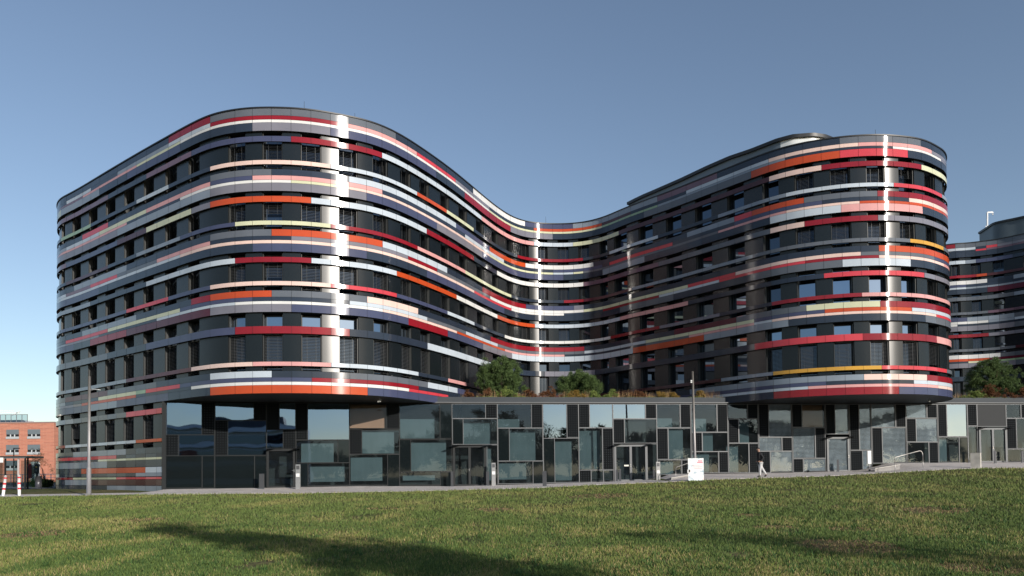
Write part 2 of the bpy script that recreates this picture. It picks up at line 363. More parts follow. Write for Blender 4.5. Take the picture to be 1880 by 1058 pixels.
def opening_wall(C, root, win, p0, p1, s0, s1, off=-0.16, dep=0.55):
    """dark sheet between the windows of one storey with its window reveals"""
    mb = MB(); zb, zt = p0 + EYE, p1 + EYE
    ws = [w for w in win if w[0] > s0 + 0.1 and w[1] < s1 - 0.1]; e = s0
    for (a, b) in ws + [(s1, s1)]:
        if a - e > 0.03: mb.strip(C.line(e, a, off, zb), C.line(e, a, off, zt), 0)
        e = b
    for (a, b) in ws:
        for t, m in ((a, 1), (b, 1)):
            p = C.pt(t, off); n = C.pt(t, off - dep); mb.quad((*p, zb), (*p, zt), (*n, zt), (*n, zb), m)
        for z in (zb, zt):
            mb.quad((*C.pt(a, off), z), (*C.pt(b, off), z), (*C.pt(b, off - dep), z), (*C.pt(a, off - dep), z), 1)
    mb.build('wall', [anthracite, reveal_m], root)
    return ws

def make_window(C, root, a, b, parts, blinds, off=-0.16, stuff=None, pm=None):
    """parts: (z0, z1) glazed heights; blinds: (z0, z1) heights with slats"""
    ax, ay = C.pt(a, off - 0.42); bx, by = C.pt(b, off - 0.42); A = Vector((ax, ay, 0)); B = Vector((bx, by, 0)); d = (B - A); L = d.length; d.normalize(); n = Vector((d.y, -d.x, 0))
    fr = MB() if stuff is None else stuff[0]; pn = MB() if stuff is None else stuff[1]; bl = MB() if stuff is None else stuff[2]
    M = Matrix(((d.x, -n.x, 0, A.x), (d.y, -n.y, 0, A.y), (0, 0, 1, 0), (0, 0, 0, 1)))
    t = 0.055
    for (z0, z1) in parts:
        fr.box(0, -0.03, z0, t, 0.05, z1, 0, M); fr.box(L - t, -0.03, z0, L, 0.05, z1, 0, M)
        fr.box(t, -0.03, z0, L - t, 0.05, z0 + t, 0, M); fr.box(t, -0.03, z1 - t, L - t, 0.05, z1, 0, M)
        pn.quad(M @ Vector((t, 0, z0 + t)), M @ Vector((L - t, 0, z0 + t)), M @ Vector((L - t, 0, z1 - t)), M @ Vector((t, 0, z1 - t)), 1 if (z0, z1) == tuple(parts[-1]) else 0)
    # metal jamb guide for the blind
    fr.box(0.0, -0.36, parts[0][0], 0.03, -0.22, parts[-1][1], 1, M); fr.box(L - 0.03, -0.36, parts[0][0], L, -0.22, parts[-1][1], 1, M)
    for (z0, z1) in blinds:
        if z1 - z0 > 1.2 and stuff is None:
            q_ = rng.uniform(0, 1); z0 = z0 + ((z1 - z0) * rng.uniform(.25, .6) if q_ < .16 else 0)
        z = z1 - 0.04; bl.box(0.07, -0.33, z1 - 0.03, L - 0.07, -0.25, z1, 0, M)
        while z > z0:
            c = Vector((0, -0.29, z)); q = 0.034
            bl.quad(M @ Vector((0.07, -0.29 - q, z - 0.018)), M @ Vector((L - 0.07, -0.29 - q, z - 0.018)), M @ Vector((L - 0.07, -0.29 + q, z + 0.018)), M @ Vector((0.07, -0.29 + q, z + 0.018)))
            z -= 0.085
        for xx in (0.3, L - 0.3): bl.box(xx - 0.006, -0.295, z0, xx + 0.006, -0.285, z1, 0, M)
    if stuff is None:
        w = fr.build('window', [reveal_m, jamb_m], root)
        pn.build('pane', [pane_m, pm or pane_m], w)
        if bl.f: bl.build('blind', slat_m, w)

# ------------------------------------------------------------------ main office building
bcen = Vector((0, 56, EYE - 1))
office = empty('office_building', bcen, 'large curving office building wrapped in red, white, orange and blue bands above the glass base', 'building')
facade(mainC, office, ROWS, WIN, JM, sA, sB)
s_corner = mainC.s_of_x(297.5, EYE + 2, sA, sB)
facade(mainC, office, GROWS, WIN, JM, sA, sB, 0.0, s_corner, piers=[(1.785, 4.56)])
# windows, biggest in the picture first
cand = []
for k, (p0, p1) in enumerate(PIERS):
    ws = opening_wall(mainC, office, WIN, p0, p1, 0.0, mainC.L)
    for w in ws:
        sc = (p1 - p0) * (w[1] - w[0]) / mainC.pt(w[0])[1] ** 2 * (1 if sA - 1 < w[0] < sB else 0.01); cand.append((sc, k, w))
ws = opening_wall(mainC, office, WIN, 1.785, 4.56, 0.0, s_corner)
for w in ws: cand.append(((2.7) * (w[1] - w[0]) / mainC.pt(w[0])[1] ** 2, 4, w))
cand.sort(key=lambda c: -c[0])
stuff = (MB(), MB(), MB())
def wparts(k, w):
    px = project(*mainC.pt((w[0] + w[1]) / 2), 10)[0]
    if k < 3:
        p0, p1 = PIERS[k]; z0, z1 = p0 + EYE, p1 + EYE; sill = z0 + 0.42
        blind = [(z0 + 0.14, z0 + 1.72)]
        if 1085 < px < 1470 and not (px > 1450): blind = []
        if k == 2 and 1390 < px < 1700: blind = []
        return [(z0 + 0.05, z1 - 0.03)], blind
    if k == 3:
        z0, z1 = PIERS[3][0] + EYE, PIERS[3][1] + EYE
        return [(z0 + 0.05, 7.9 + EYE), (7.96 + EYE, z1 - 0.12)], ([] if 1085 < px < 1395 else [(z0 + 0.14, 7.9 + EYE)])
    return [(1.82 + EYE, 3.86 + EYE), (3.9 + EYE, 4.5 + EYE)], [(1.95 + EYE, 3.84 + EYE)]
for i, (sc, k, w) in enumerate(cand):
    pr, bl = wparts(k, w); make_window(mainC, office, w[0], w[1], pr, bl, stuff=None if i < 100 else stuff, pm=pane_sky if k == 3 or (k == 2 and not bl) else None)
if stuff[0].f:
    w = stuff[0].build('window', [reveal_m, jamb_m], office); tag(w, kind='stuff'); stuff[1].build('pane', pane_m, w); stuff[2].build('blind', slat_m, w)
# dark inner wall that closes the storeys behind the windows, edge trims, soffit, roof
mb = MB()
mb.strip(mainC.line(0, mainC.L, -0.75, 4.56 + EYE), mainC.line(0, mainC.L, -0.75, 20.6 + EYE), 0)
mb.strip(mainC.line(0, s_corner, -0.75, 0.4), mainC.line(0, s_corner, -0.75, 4.56 + EYE), 0)
mb.build('inner_wall', dark_gap, office)
mb = MB()
mb.strip(mainC.line(0, mainC.L, 0.05, 20.706 + EYE), mainC.line(0, mainC.L, 0.05, 20.78 + EYE), 0); mb.strip(mainC.line(0, mainC.L, 0.05, 20.78 + EYE), mainC.line(0, mainC.L, -0.45, 20.78 + EYE), 0)
mb.strip(mainC.line(0, mainC.L, -0.02, 20.706 + EYE), mainC.line(0, mainC.L, 0.05, 20.706 + EYE), 0); mb.strip(mainC.line(0, mainC.L, -0.45, 20.78 + EYE), mainC.line(0, mainC.L, -0.45, 20.3 + EYE), 0)
mb.build('parapet_cap', black_m, office)
mb = MB()      # thin shadow-gap ledges over and under every open storey
for (p0, p1) in PIERS + [(1.785, 4.56)]:
    e = mainC.L if p1 > 5 else s_corner
    mb.strip(mainC.line(0, e, 0.0, p0 + EYE - 0.002), mainC.line(0, e, -0.7, p0 + EYE - 0.002), 0); mb.strip(mainC.line(0, e, -0.7, p1 + EYE + 0.002), mainC.line(0, e, 0.0, p1 + EYE + 0.002), 0)
mb.build('ledge', black_m, office)
foot = mainC.line(0, mainC.L, -0.1, 0, 0.8)
back = [(12, 78, 0), (0, 84, 0), (-16, 82, 0), (-28, 74, 0)]
def fill_poly(pts, z, name, m, parent, flip=False):
    bm = bmesh.new(); vs = [bm.verts.new((p[0], p[1], z)) for p in pts]; bm.edges.ensure_lookup_table()
    es = [bm.edges.new((vs[i], vs[(i + 1) % len(vs)])) for i in range(len(vs))]
    bmesh.ops.triangle_fill(bm, use_beauty=True, edges=es)
    mb = MB(); bm.verts.index_update(); mb.v = [tuple(v.co) for v in bm.verts]; mb.f = [tuple(v.index for v in f.verts) for f in bm.faces]; mb.m = [0] * len(mb.f); mb.sm = [False] * len(mb.f); bm.free()
    return mb.build(name, m, parent)
fill_poly(foot + back, 20.3 + EYE, 'roof', roof_m, office)
fill_poly(mainC.line(0, mainC.L, -0.004, 0, 0.5) + back, 4.556 + EYE, 'soffit', soffit_m, office)
mb = MB()
loop = [foot[-1]] + back + [foot[0]]
mb.strip([(p[0], p[1], 0.3) for p in loop], [(p[0], p[1], 20.5 + EYE) for p in loop], 0, False); mb.build('back_wall', anthracite, office)
# end return of the left wing beside the glass base
ec = mainC.pt(s_corner, 0.0); en = mainC.pt(s_corner, -4.0)
mb = MB(); mb.quad((*ec, 0.3), (*en, 0.3), (*en, 4.56 + EYE), (*ec, 4.56 + EYE)); mb.build('wall', black_m, office)
# plant storey set back on the roof of the right wing
PT = [(1157, 384), (1160, 372), (1168, 365), (1185, 357), (1200, 350.7), (1250, 329), (1300, 305.4), (1340, 288), (1380, 274.5), (1427, 256), (1455, 248.5), (1491, 245.7), (1512, 248.5), (1525, 253.5)]
hp = 22.5
pl = []
for (x, y) in PT[2:]:
    r = ray(x, y); t = hp / r.z; pl.append((r.x * t, r.y * t))
pl = [(pl[0][0] - 0.5, pl[0][1] + 0.9)] + pl + [(pl[-1][0] + 1.1, pl[-1][1] + 1.3), (pl[-1][0] + 1.3, pl[-1][1] + 3)]
pent = Curve(pl)
mb = MB(); ph = hp + EYE; gl = pent.s_of_x(1433, ph - 0.5, 0, pent.L - 3)
mb.strip(pent.line(0, gl, 0, 20.4 + EYE), pent.line(0, gl, 0, ph - 0.22), 0); mb.strip(pent.line(gl, pent.L, 0, 20.4 + EYE), pent.line(gl, pent.L, 0, ph - 0.22), 1)  # second strip is the same sheet with sunlight put into its colour
backp = [(pl[-1][0] - 8.5, pl[-1][1] + 9), (pl[0][0] + 3, pl[0][1] + 4)]
lp = [(*pent.P[-1],)] + backp + [(*pent.P[0],)]
mb.strip([(p[0], p[1], 20.4 + EYE) for p in lp], [(p[0], p[1], ph - 0.22) for p in lp], 0, False)
pe = mb.build('plant_storey', [mat('plant_sheet', '66727c', rough=0.42, spec=0.6, var=0.06, vscale=0.6), mat('sunlit_sheet', 'd2d6d6', rough=0.35, spec=0.5, var=0.05, vscale=0.6)], office)
mb = MB(); mb.strip(pent.line(0, pent.L, 0.18, ph - 0.22), pent.line(0, pent.L, 0.18, ph)); mb.strip(pent.line(0, pent.L, 0, ph - 0.22), pent.line(0, pent.L, 0.18, ph - 0.22))
mb.build('roof_edge', black_m, pe)
fill_poly(pent.line(0, pent.L, 0.18, 0, 0.5) + [(p[0], p[1], 0) for p in backp], ph, 'roof', roof_m, pe)
# low dome and lightning rods on the left roof
mb = MB(); dc = at(528, 196, 49); n = 40
for i in range(5):
    t0, t1 = i / 5 * PI / 2, (i + 1) / 5 * PI / 2
    for k in range(n):
        a0, a1 = 2 * PI * k / n, 2 * PI * (k + 1) / n
        f_ = lambda t, a: (dc.x + 3.2 * math.cos(t) * math.cos(a), dc.y + 2.6 * math.cos(t) * math.sin(a), 20.9 + EYE + 2.1 * math.sin(t))
        mb.quad(f_(t0, a0), f_(t0, a1), f_(t1, a1), f_(t1, a0), 0, True)
mb.build('roof_dome', mat('dome_grey', '5f6b6b', rough=0.5), office)
for (x, y) in ((558, 186), (658, 209), (1285, 300), (1005, 398), (1617, 238)):
    s_ = mainC.s_of_x(x, 20.7 + EYE, sA, sB); p = mainC.pt(s_, -0.6 if x != 1285 else -3.2); mb = MB(); zt = at(x, y, p[1]).z
    mb.tube([(*p, 20.5 + EYE), (*p, max(zt, 21.3 + EYE))], [0.02, 0.008], 5); mb.build('lightning_rod', jamb_m, office)

# ------------------------------------------------------------------ glass base under the two wings
PB = [(-21.15, 46.5), (-3.2, 49.8), (18.8, 52.7), (33.0, 54.5), (48.0, 56.6)]
HT = 4.47 + EYE
def pod_seg(px):
    for i in range(4):
        if px <= project(*PB[i + 1], EYE)[0] or i == 3: return PB[i], PB[i + 1]
def pod(px, py):
    return hit_seg(px, py, *pod_seg(px))
BH = [(-23, -.83), (-14, -.82), (-10, -.80), (-4, -.89), (-1, -.86), (4.5, -.78), (9.6, -.62), (10.6, -.30), (20, -.27), (24, -.17), (24.6, -.10), (26.4, .30), (60, .30)]
def base_h(X): return float(np.interp(X, [b[0] for b in BH], [b[1] for b in BH]))
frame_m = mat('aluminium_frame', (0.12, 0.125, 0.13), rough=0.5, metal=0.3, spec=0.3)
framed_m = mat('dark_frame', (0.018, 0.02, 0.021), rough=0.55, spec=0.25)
mesh_m = perforated('perforated_sheet', (0.006, 0.007, 0.008), (0.024, 0.028, 0.031), 0.26)
solid_m = glass('dark_panel', (0.007, 0.010, 0.011), 0.035, 0.03, 0.05)
grey_m = mat('slate_panel', (0.03, 0.032, 0.034), rough=0.6, spec=0.15)
tan_m = mat('tan_board', (0.22, 0.14, 0.085), rough=0.55, var=0.12, vscale=0.4)
curt_m = mat('teal_curtain', (0.10, 0.125, 0.135), rough=0.8, var=0.12, vscale=0.7)
gl_clear = clear_glass('clear_glazing', 0.06, (0.66, 0.78, 0.80), film=0.02)
gl_refl = clear_glass('mirror_glazing', 0.42, (0.25, 0.3, 0.3), wav=0.16)
gl_frit = clear_glass('dotted_glazing', 0.14, (0.55, 0.62, 0.64), dots=0.30, film=0.20)
gl_tan = clear_glass('pale_glazing', 0.03, (0.9, 0.9, 0.9))
T = {1: 290, 2: 520, 3: 750, 4: 980, 5: 1180, 6: 1400, 7: 1640}
def zx(t, z): return T[t] + z / 5.7208
def zy(z): return 725 + z / 5.7208
# tile, left, top, right, bottom, kind, curtain
PAN = [
 (1,85,100,460,418,'r'),(1,465,105,590,418,'m'),(1,88,425,215,635,'m'),(1,220,425,590,638,'r'),(1,88,645,460,975,'s'),(1,470,645,590,975,'s'),
 (1,603,100,1005,265,'r'),(1,1012,115,1135,265,'m'),(1,603,275,730,632,'m'),(1,735,275,1135,632,'r'),(1,603,645,1010,985,'s'),(1,1020,645,1135,985,'s'),
 (1,1145,110,1272,365,'m'),(1,1278,115,1442,360,'r'),(1,1145,370,1312,560,'r'),(1,1318,370,1442,565,'m'),
 (2,135,125,250,470,'m'),(2,260,120,690,470,'r'),(2,140,480,570,710,'G',(180,505,525,710)),(2,577,478,690,710,'s'),(2,135,720,255,960,'s'),(2,262,720,690,955,'G',(275,745,645,915)),
 (2,700,95,1085,350,'t'),(2,1090,95,1215,355,'m'),(2,700,370,820,620,'m'),(2,825,375,1215,620,'G',(830,392,1165,615)),(2,700,630,1090,955,'G',(705,655,1040,905)),(2,1097,630,1215,965,'s'),
 (3,-92,95,328,460,'g',(-82,250,280,455)),(3,335,95,450,455,'s'),(3,-92,475,20,810,'s'),(3,25,475,450,805,'G',(28,495,400,800)),(3,-92,815,330,945,'G',(-60,845,280,900)),(3,335,815,450,960,'s'),
 (3,462,100,808,245,'g'),(3,815,100,930,245,'m'),(3,465,255,572,518,'s'),(3,577,255,930,518,'G',(585,290,875,515)),(3,825,530,930,955,'g',(825,560,878,900)),
 (3,940,98,1290,345,'g',(945,250,1180,345)),(3,1295,98,1405,345,'m'),(3,942,355,1055,692,'s'),(3,1060,355,1405,692,'G',(1065,380,1350,690)),(3,942,700,1300,930,'G',(950,715,1240,890)),(3,1305,700,1408,930,'s'),
 (4,102,98,345,455,'r'),(4,352,98,467,445,'m'),(4,102,460,213,920,'s'),(4,218,460,467,920,'G',(220,485,410,900)),
 (4,476,98,583,342,'m'),(4,592,98,828,342,'r'),(4,476,352,715,787,'G',(480,375,710,780)),(4,724,355,828,785,'m'),(4,476,795,592,915,'m'),(4,600,795,720,915,'g'),(4,728,795,828,915,'g'),
 (4,838,98,1172,248,'r'),(4,1180,98,1287,248,'m'),(4,838,258,948,505,'m'),(4,956,258,1287,505,'g'),(4,1190,520,1287,885,'g'),
 (5,152,98,390,342,'g',(155,245,325,340)),(5,400,98,500,342,'m'),(5,152,355,260,675,'m'),(5,270,355,500,675,'G',(275,360,435,670)),(5,152,688,395,835,'g',(190,700,330,835)),(5,408,688,500,830,'m'),
 (5,516,98,777,388,'g',(550,245,705,385)),(5,787,98,888,388,'m'),(5,516,400,618,592,'m'),(5,628,400,888,592,'g',(630,405,760,590)),(5,516,602,785,815,'g',(525,620,715,810)),(5,797,602,888,815,'m'),
 (5,902,98,1100,248,'g'),(5,1108,98,1208,248,'m'),(5,902,260,1003,502,'m'),(5,1013,260,1208,502,'G',(1015,285,1140,500)),(5,902,515,1105,815,'G',(905,530,1030,810)),(5,1115,515,1208,815,'m'),
 (6,-36,98,62,440,'m'),(6,70,98,303,440,'f'),(6,-36,452,195,587,'f',(0,460,60,580)),(6,205,452,303,587,'m'),(6,-36,598,70,815,'m'),(6,80,598,303,820,'f'),
 (6,315,98,412,337,'m'),(6,420,98,652,337,'t'),(6,318,350,545,662,'f'),(6,555,350,652,662,'m'),(6,318,675,415,812,'m'),(6,427,675,652,820,'f'),
 (6,668,98,760,410,'m'),(6,768,98,900,410,'f'),(6,918,98,1010,577,'m'),(6,1020,98,1135,577,'f'),(6,918,590,1040,795,'m'),(6,1047,590,1135,790,'f'),
 (6,1148,98,1393,337,'f'),(7,32,98,130,337,'m'),(6,1150,350,1250,715,'m'),(6,1258,350,1500,715,'f'),
 (7,142,98,350,240,'f'),(7,362,98,460,240,'m'),(7,142,254,235,490,'m'),(7,243,254,460,490,'f'),(7,145,502,363,715,'g'),(7,372,502,462,715,'m'),
 (7,474,98,560,435,'m'),(7,568,98,775,435,'r'),(7,476,447,683,712,'g',(480,460,595,700)),(7,690,447,777,712,'s'),
 (7,786,98,878,322,'m'),(7,786,335,878,705,'g'),(7,888,98,1182,330,'e'),
 (7,1193,98,1340,242,'g'),(7,1350,98,1455,242,'m'),(7,1193,252,1288,562,'m'),(7,1296,252,1455,562,'G',(1298,260,1355,560)),(7,1193,575,1455,715,'g'),
 (7,1465,98,1700,400,'g'),(7,1710,98,1830,400,'m'),(7,1465,412,1600,715,'m'),(7,1610,412,1830,715,'G',(1620,430,1780,700)),
 (7,1842,98,1960,330,'m'),(7,1970,98,2200,330,'g'),(7,1842,342,2090,715,'G',(1860,360,2000,700)),(7,2100,342,2200,715,'m'),
]
podium = empty('glass_base_building', (5, 54, EYE - 0.5), 'low dark glass and mesh building with a planted flat roof beneath the banded office', 'building')
KIND = {'r': ('window', gl_refl), 'g': ('window', gl_clear), 'G': ('window', gl_clear), 'f': ('dotted_window', gl_frit), 't': ('tan_panel', gl_tan), 'm': ('mesh_panel', mesh_m), 's': ('dark_panel', solid_m), 'e': ('slate_panel', grey_m)}
KLAB = {}
def wall_frame(px0, px1):
    """plan matrix with x along the wall from px0 to px1, y into the building"""
    A = pod(px0, 800); B = pod(px1, 800); sg = pod_seg((px0 + px1) / 2)
    A = hit_seg(px0, 800, *sg); B = hit_seg(px1, 800, *sg)
    d = Vector((B.x - A.x, B.y - A.y, 0)); L = d.length; d.normalize()
    return A, Matrix(((d.x, -d.y, 0, A.x), (d.y, d.x, 0, A.y), (0, 0, 1, 0), (0, 0, 0, 1))), L
fr_all = MB(); fr_unlit = MB()
for P_ in PAN:
    t, x0, y0, x1, y1, k = P_[:6]; px0, px1 = zx(t, x0), zx(t, x1); A, M, L = wall_frame(px0, px1); pm = (px0 + px1) / 2
    zt = HT if y0 <= 125 else pod(pm, zy(y0)).z; zb = pod(pm, zy(y1)).z
    nm, m_ = KIND[k]
    dpt = 0.05 if nm in ('mesh_panel', 'dark_panel', 'slate_panel') else 0.0
    mb = MB()
    if dpt: mb.box(0, -0.015, zb, L, 0.03, zt, 0, M)
    else: mb.quad(*[M @ Vector(v) for v in ((0, 0.012, zb), (L, 0.012, zb), (L, 0.012, zt), (0, 0.012, zt))])
    o = mb.build(nm, m_, podium)
    if k == 't':
        mb = MB(); mb.box(0, 0.2, zb, L, 0.25, zt, 0, M); mb.build('board', tan_m, o)
    if len(P_) > 6:
        c0, d0_, c1, d1_ = P_[6]; X0 = (zx(t, c0) - px0) / (px1 - px0) * L; X1 = (zx(t, c1) - px0) / (px1 - px0) * L
        za, zb2 = pod(pm, zy(d1_)).z, pod(pm, zy(d0_)).z; mb = MB(); n = max(4, int((X1 - X0) / 0.11))
        a_, b_ = [], []; cd = rng.uniform(-.12, .35)
        for i in range(n + 1):
            xx = X0 + (X1 - X0) * i / n; yy = 0.34 + cd + 0.004 * math.sin(i * 1.9); a_.append(M @ Vector((xx, yy, za))); b_.append(M @ Vector((xx, yy, zb2)))
        mb.strip(a_, b_, 0); mb.build('curtain', curt_m, o)
    fw = 0.034; tgt = fr_unlit if px1 < 830 else fr_all  # left bays get darker frames, lack of sun glare put into the colour
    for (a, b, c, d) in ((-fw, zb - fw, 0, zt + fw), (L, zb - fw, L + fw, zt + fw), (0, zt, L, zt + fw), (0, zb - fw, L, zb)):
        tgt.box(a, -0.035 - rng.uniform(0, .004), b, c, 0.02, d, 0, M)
fr_all.build('window_frame', frame_m, podium); fr_unlit.build('window_frame', framed_m, podium)
# doors
def door(px0, px1, top_z, leaves, framem, labels=None, tint=gl_clear):
    A, M, L = wall_frame(px0, px1); zb = base_h((A.x)) + EYE + 0.03; zt = pod((px0 + px1) / 2, zy(top_z)).z
    fr = MB(); w = 0.14
    fr.box(0, -0.09, zb, w, 0.04, zt, 0, M); fr.box(L - w, -0.09, zb, L, 0.04, zt, 0, M); fr.box(w, -0.09, zt - 0.12, L - w, 0.04, zt, 0, M); fr.box(w, -0.06, zb, L - w, 0.04, zb + 0.1, 0, M)
    if leaves == 2: fr.box(L / 2 - 0.08, -0.085, zb + 0.1, L / 2 + 0.08, 0.04, zt - 0.12, 0, M)
    d = fr.build('door', framem, podium)
    e = [(w, L / 2 - 0.08), (L / 2 + 0.08, L - w)] if leaves == 2 else [(w, L - w)]
    for (a, b) in e:
        mb = MB(); mb.quad(*[M @ Vector(v) for v in ((a, -0.01, zb + .1), (b, -0.01, zb + .1), (b, -0.01, zt - .12), (a, -0.01, zt - .12))]); mb.build('pane', tint, d)
    hx = (L / 2 - 0.03) if leaves == 2 else L - w / 2
    mb = MB(); hz = zb + 1.05; mb.tube([M @ Vector((hx, -0.09, hz)), M @ Vector((hx, -0.15, hz)), M @ Vector((hx - 0.13, -0.15, hz))], 0.013, 6); mb.box(hx - .02, -0.1, hz - .09, hx + .02, -0.088, hz + .07, 0, M)
    mb.build('handle', mat('steel', (0.55, 0.55, 0.55), rough=0.25, metal=0.9), d)
    return M, L, zt, d
steel_m = mat('steel', (0.55, 0.55, 0.55), rough=0.25, metal=0.9)
for (a, b, tp, n, fm) in ((489.5, 542, 572, 1, framed_m), (831, 892, 535, 2, framed_m), (1126.5, 1187, 525, 2, frame_m), (1516.5, 1558, 445, 1, frame_m), (1796, 1847, 350, 2, frame_m)):
    M, L, zt, d = door(a, b, tp, n, fm, tint=gl_frit if n == 1 and a > 1000 else gl_clear)
    # the two winged hoods over each entrance
    for xx in (0.05, L - 0.05):
        mb = MB(); mb.poly([M @ Vector(v) for v in ((xx - .28, -0.55, zt - 0.02), (xx + .1, -0.1, zt + 0.06), (xx + .5, -0.1, zt + 0.08), (xx + .02, -0.6, zt))])
        mb.poly([M @ Vector(v) for v in ((xx - .28, -0.55, zt - 0.06), (xx + .02, -0.6, zt - 0.04), (xx + .5, -0.1, zt + 0.03), (xx + .1, -0.1, zt + 0.01))]); mb.build('hood', black_m, d)
A, M, L = wall_frame(1126.5, 1187); lp = pod(1149.5, 855); mb = MB(); q = M.inverted() @ Vector((lp.x, lp.y, lp.z)); mb.box(q.x - .16, -0.1, q.z - .05, q.x + .16, -0.09, q.z + .05, 0, M)
mb.build('notice', mat('cream_paper', (0.7, 0.68, 0.6), rough=0.7), podium)
# plinth, corner post, fascia, roof, dark room behind
mb = MB(); fa = MB(); lip = MB(); rm = MB()
for i in range(4):
    a, b = Vector((*PB[i], 0)), Vector((*PB[i + 1], 0)); d = (b - a).normalized(); M = Matrix(((d.x, -d.y, 0, a.x), (d.y, d.x, 0, a.y), (0, 0, 1, 0), (0, 0, 0, 1))); L = (b - a).length
    n = int(L / 1.0)
    for j in range(n):
        x0, x1 = L * j / n, L * (j + 1) / n; z0 = base_h((M @ Vector((x0, 0, 0))).x) + EYE; z1 = base_h((M @ Vector((x1, 0, 0))).x) + EYE
        mb.box(x0, 0.0, min(z0, z1) - 0.3, x1, 0.06, min(z0, z1) + 0.12, 0, M)
    rm.quad(*[M @ Vector(v) for v in ((0, 2.6, 0.3), (L, 2.6, 0.3), (L, 2.6, 6.0), (0, 2.6, 6.0))]); rm.quad(*[M @ Vector(v) for v in ((0, 2.6, 6.02), (L, 2.6, 6.02), (L, 0.05, 6.02), (0, 0.05, 6.02))])
    rm.quad(*[M @ Vector(v) for v in ((0, 0.07, 0.75), (L, 0.07, 0.75), (L, 2.6, 0.75), (0, 2.6, 0.75))])
    lip.box(0, -0.10, HT + 0.10, L, 0.05, HT + 0.145, 0, M); fa.box(0, -0.02, HT + 0.045, L, 0.05, HT + 0.10, 0, M)
    fa.box(0, 0.10, HT + 0.17, L, 0.20, HT + 0.50, 1, M)
mb.build('plinth', framed_m, podium); rm.build('room', mat('room_dark', (0.02, 0.022, 0.023), rough=0.8), podium)
lip.build('roof_edge', mat('pale_trim', (0.12, 0.125, 0.13), rough=0.5, metal=0.2), podium)
fa.build('fascia', [framed_m, mat('fascia_zinc', (0.045, 0.052, 0.06), rough=0.6, spec=0.2, var=0.18, vscale=0.3)], podium)
A, M, L = wall_frame(298.5, 305.5); mb = MB(); mb.box(0, -0.12, 0.4, L, 0.1, 4.556 + EYE, 0, M); mb.build('corner_post', framed_m, podium)
fill_poly([(p[0], p[1] + 0.15, 0) for p in PB] + [(60, 95, 0), (-10, 95, 0), (-20, 60, 0)], HT + 0.44, 'roof', mat('roof_soil', (0.05, 0.042, 0.03), rough=0.95, var=0.4, vscale=1.5), podium)
RZ = HT + 0.44

# ------------------------------------------------------------------ neighbouring wing at the right edge
WPt = [(38.5, 71.8), (39.6, 71.4)]
for (x, y) in ((1749, 448.4), (1776, 447.2), (1803, 444), (1830, 440.5), (1855, 435.5), (1880, 430)):
    r = ray(x, y); t = 20.7 / r.z; WPt.append((r.x * t, r.y * t))
WPt = WPt[:1] + WPt[2:]
lx, ly = WPt[-1]
WPt += [(lx + 1.9, ly - 1.9), (lx + 4.0, ly - 4.2), (lx + 6.5, ly - 7.2), (lx + 9, ly - 10.2), (lx + 11.5, ly - 12.4), (lx + 14.5, ly - 13.4), (lx + 18, ly - 12.5), (lx + 21, ly - 9)]
def smooth(pts, it=3):
    for _ in range(it):
        q = [pts[0]]
        for a, b in zip(pts[:-1], pts[1:]): q += [tuple(.75 * np.array(a) + .25 * np.array(b)), tuple(.25 * np.array(a) + .75 * np.array(b))]
        pts = q + [pts[-1]]
    return pts
wingC = Curve(smooth(WPt))
s1e = nearest_s(wingC, (lx, ly)) + 1.5
W3 = [(1753, 1770), (1790, 1808), (1829.5, 1849), (1870, 1890)]
WW = [(wingC.s_of_x(a, 8, 0, s1e), wingC.s_of_x(b, 8, 0, s1e)) for a, b in W3[:3]]
st = WW[-1][0] - WW[-2][0]
while WW[-1][1] + 2.6 < wingC.L: WW.append((WW[-1][0] + 2.35, WW[-1][0] + 3.5))
wing = empty('office_wing', (45, 66, EYE), 'banded office wing at the right edge, behind the rounded end of the main building', 'building')
WR = ['1756R 1880G N', '1793L 1812N 1831S P', '1790K 1812S 1880V P', '1850K N', '1774L 1793U 1850B N', '1793R 1812O D', '1814W 1854K U', '1776B 1840N K', '1776L U', '1812K M',
      '1850G U', '1816G 1880V P', '1778B 1855U G', '1812W 1855U L', '1761W K', '1850P G', '1812R 1818K P', '1856G D', '1838W G', '1812O M', '1780N 1800Y E', '1880P G', '1850N K', 'P', 'G', 'U', 'P', 'G']
wr = []
for (h0, h1, _), c in zip(ROWS, WR): wr.append((h0, h1, c))
facade(wingC, wing, wr, WW, joints_of(WW, wingC.L), 0, s1e)
for (p0, p1) in PIERS:
    for w in opening_wall(wingC, wing, WW, p0, p1, 0.0, wingC.L):
        if p0 < 6: make_window(wingC, wing, w[0], w[1], [(p0 + EYE + .05, 7.9 + EYE), (7.96 + EYE, p1 + EYE - .12)], [(p0 + EYE + .14, 7.9 + EYE)])
        else: make_window(wingC, wing, w[0], w[1], [(p0 + EYE + .05, p1 + EYE - .03)], [(p0 + EYE + .14, p0 + EYE + 1.72)])
mb = MB(); mb.strip(wingC.line(0, wingC.L, -0.75, 4.56 + EYE), wingC.line(0, wingC.L, -0.75, 20.6 + EYE), 0); mb.build('inner_wall', dark_gap, wing)
mb = MB(); mb.strip(wingC.line(0, wingC.L, 0.05, 20.706 + EYE), wingC.line(0, wingC.L, 0.05, 20.78 + EYE)); mb.strip(wingC.line(0, wingC.L, 0.05, 20.78 + EYE), wingC.line(0, wingC.L, -0.45, 20.78 + EYE)); mb.build('parapet_cap', black_m, wing)
fill_poly(wingC.line(0, wingC.L, -0.1, 0, 0.8) + [(70, 85, 0), (40, 90, 0)], 20.3 + EYE, 'roof', roof_m, wing)
dr = [at(1817, 412, 76.0), at(1822, 407, 75.0)]
DP = []
for (x, y) in ((1817, 414), (1824, 409), (1836, 406), (1850, 403), (1866, 400), (1880, 396.5)):
    r = ray(x, y); t = 24.3 / r.z; DP.append((r.x * t, r.y * t))
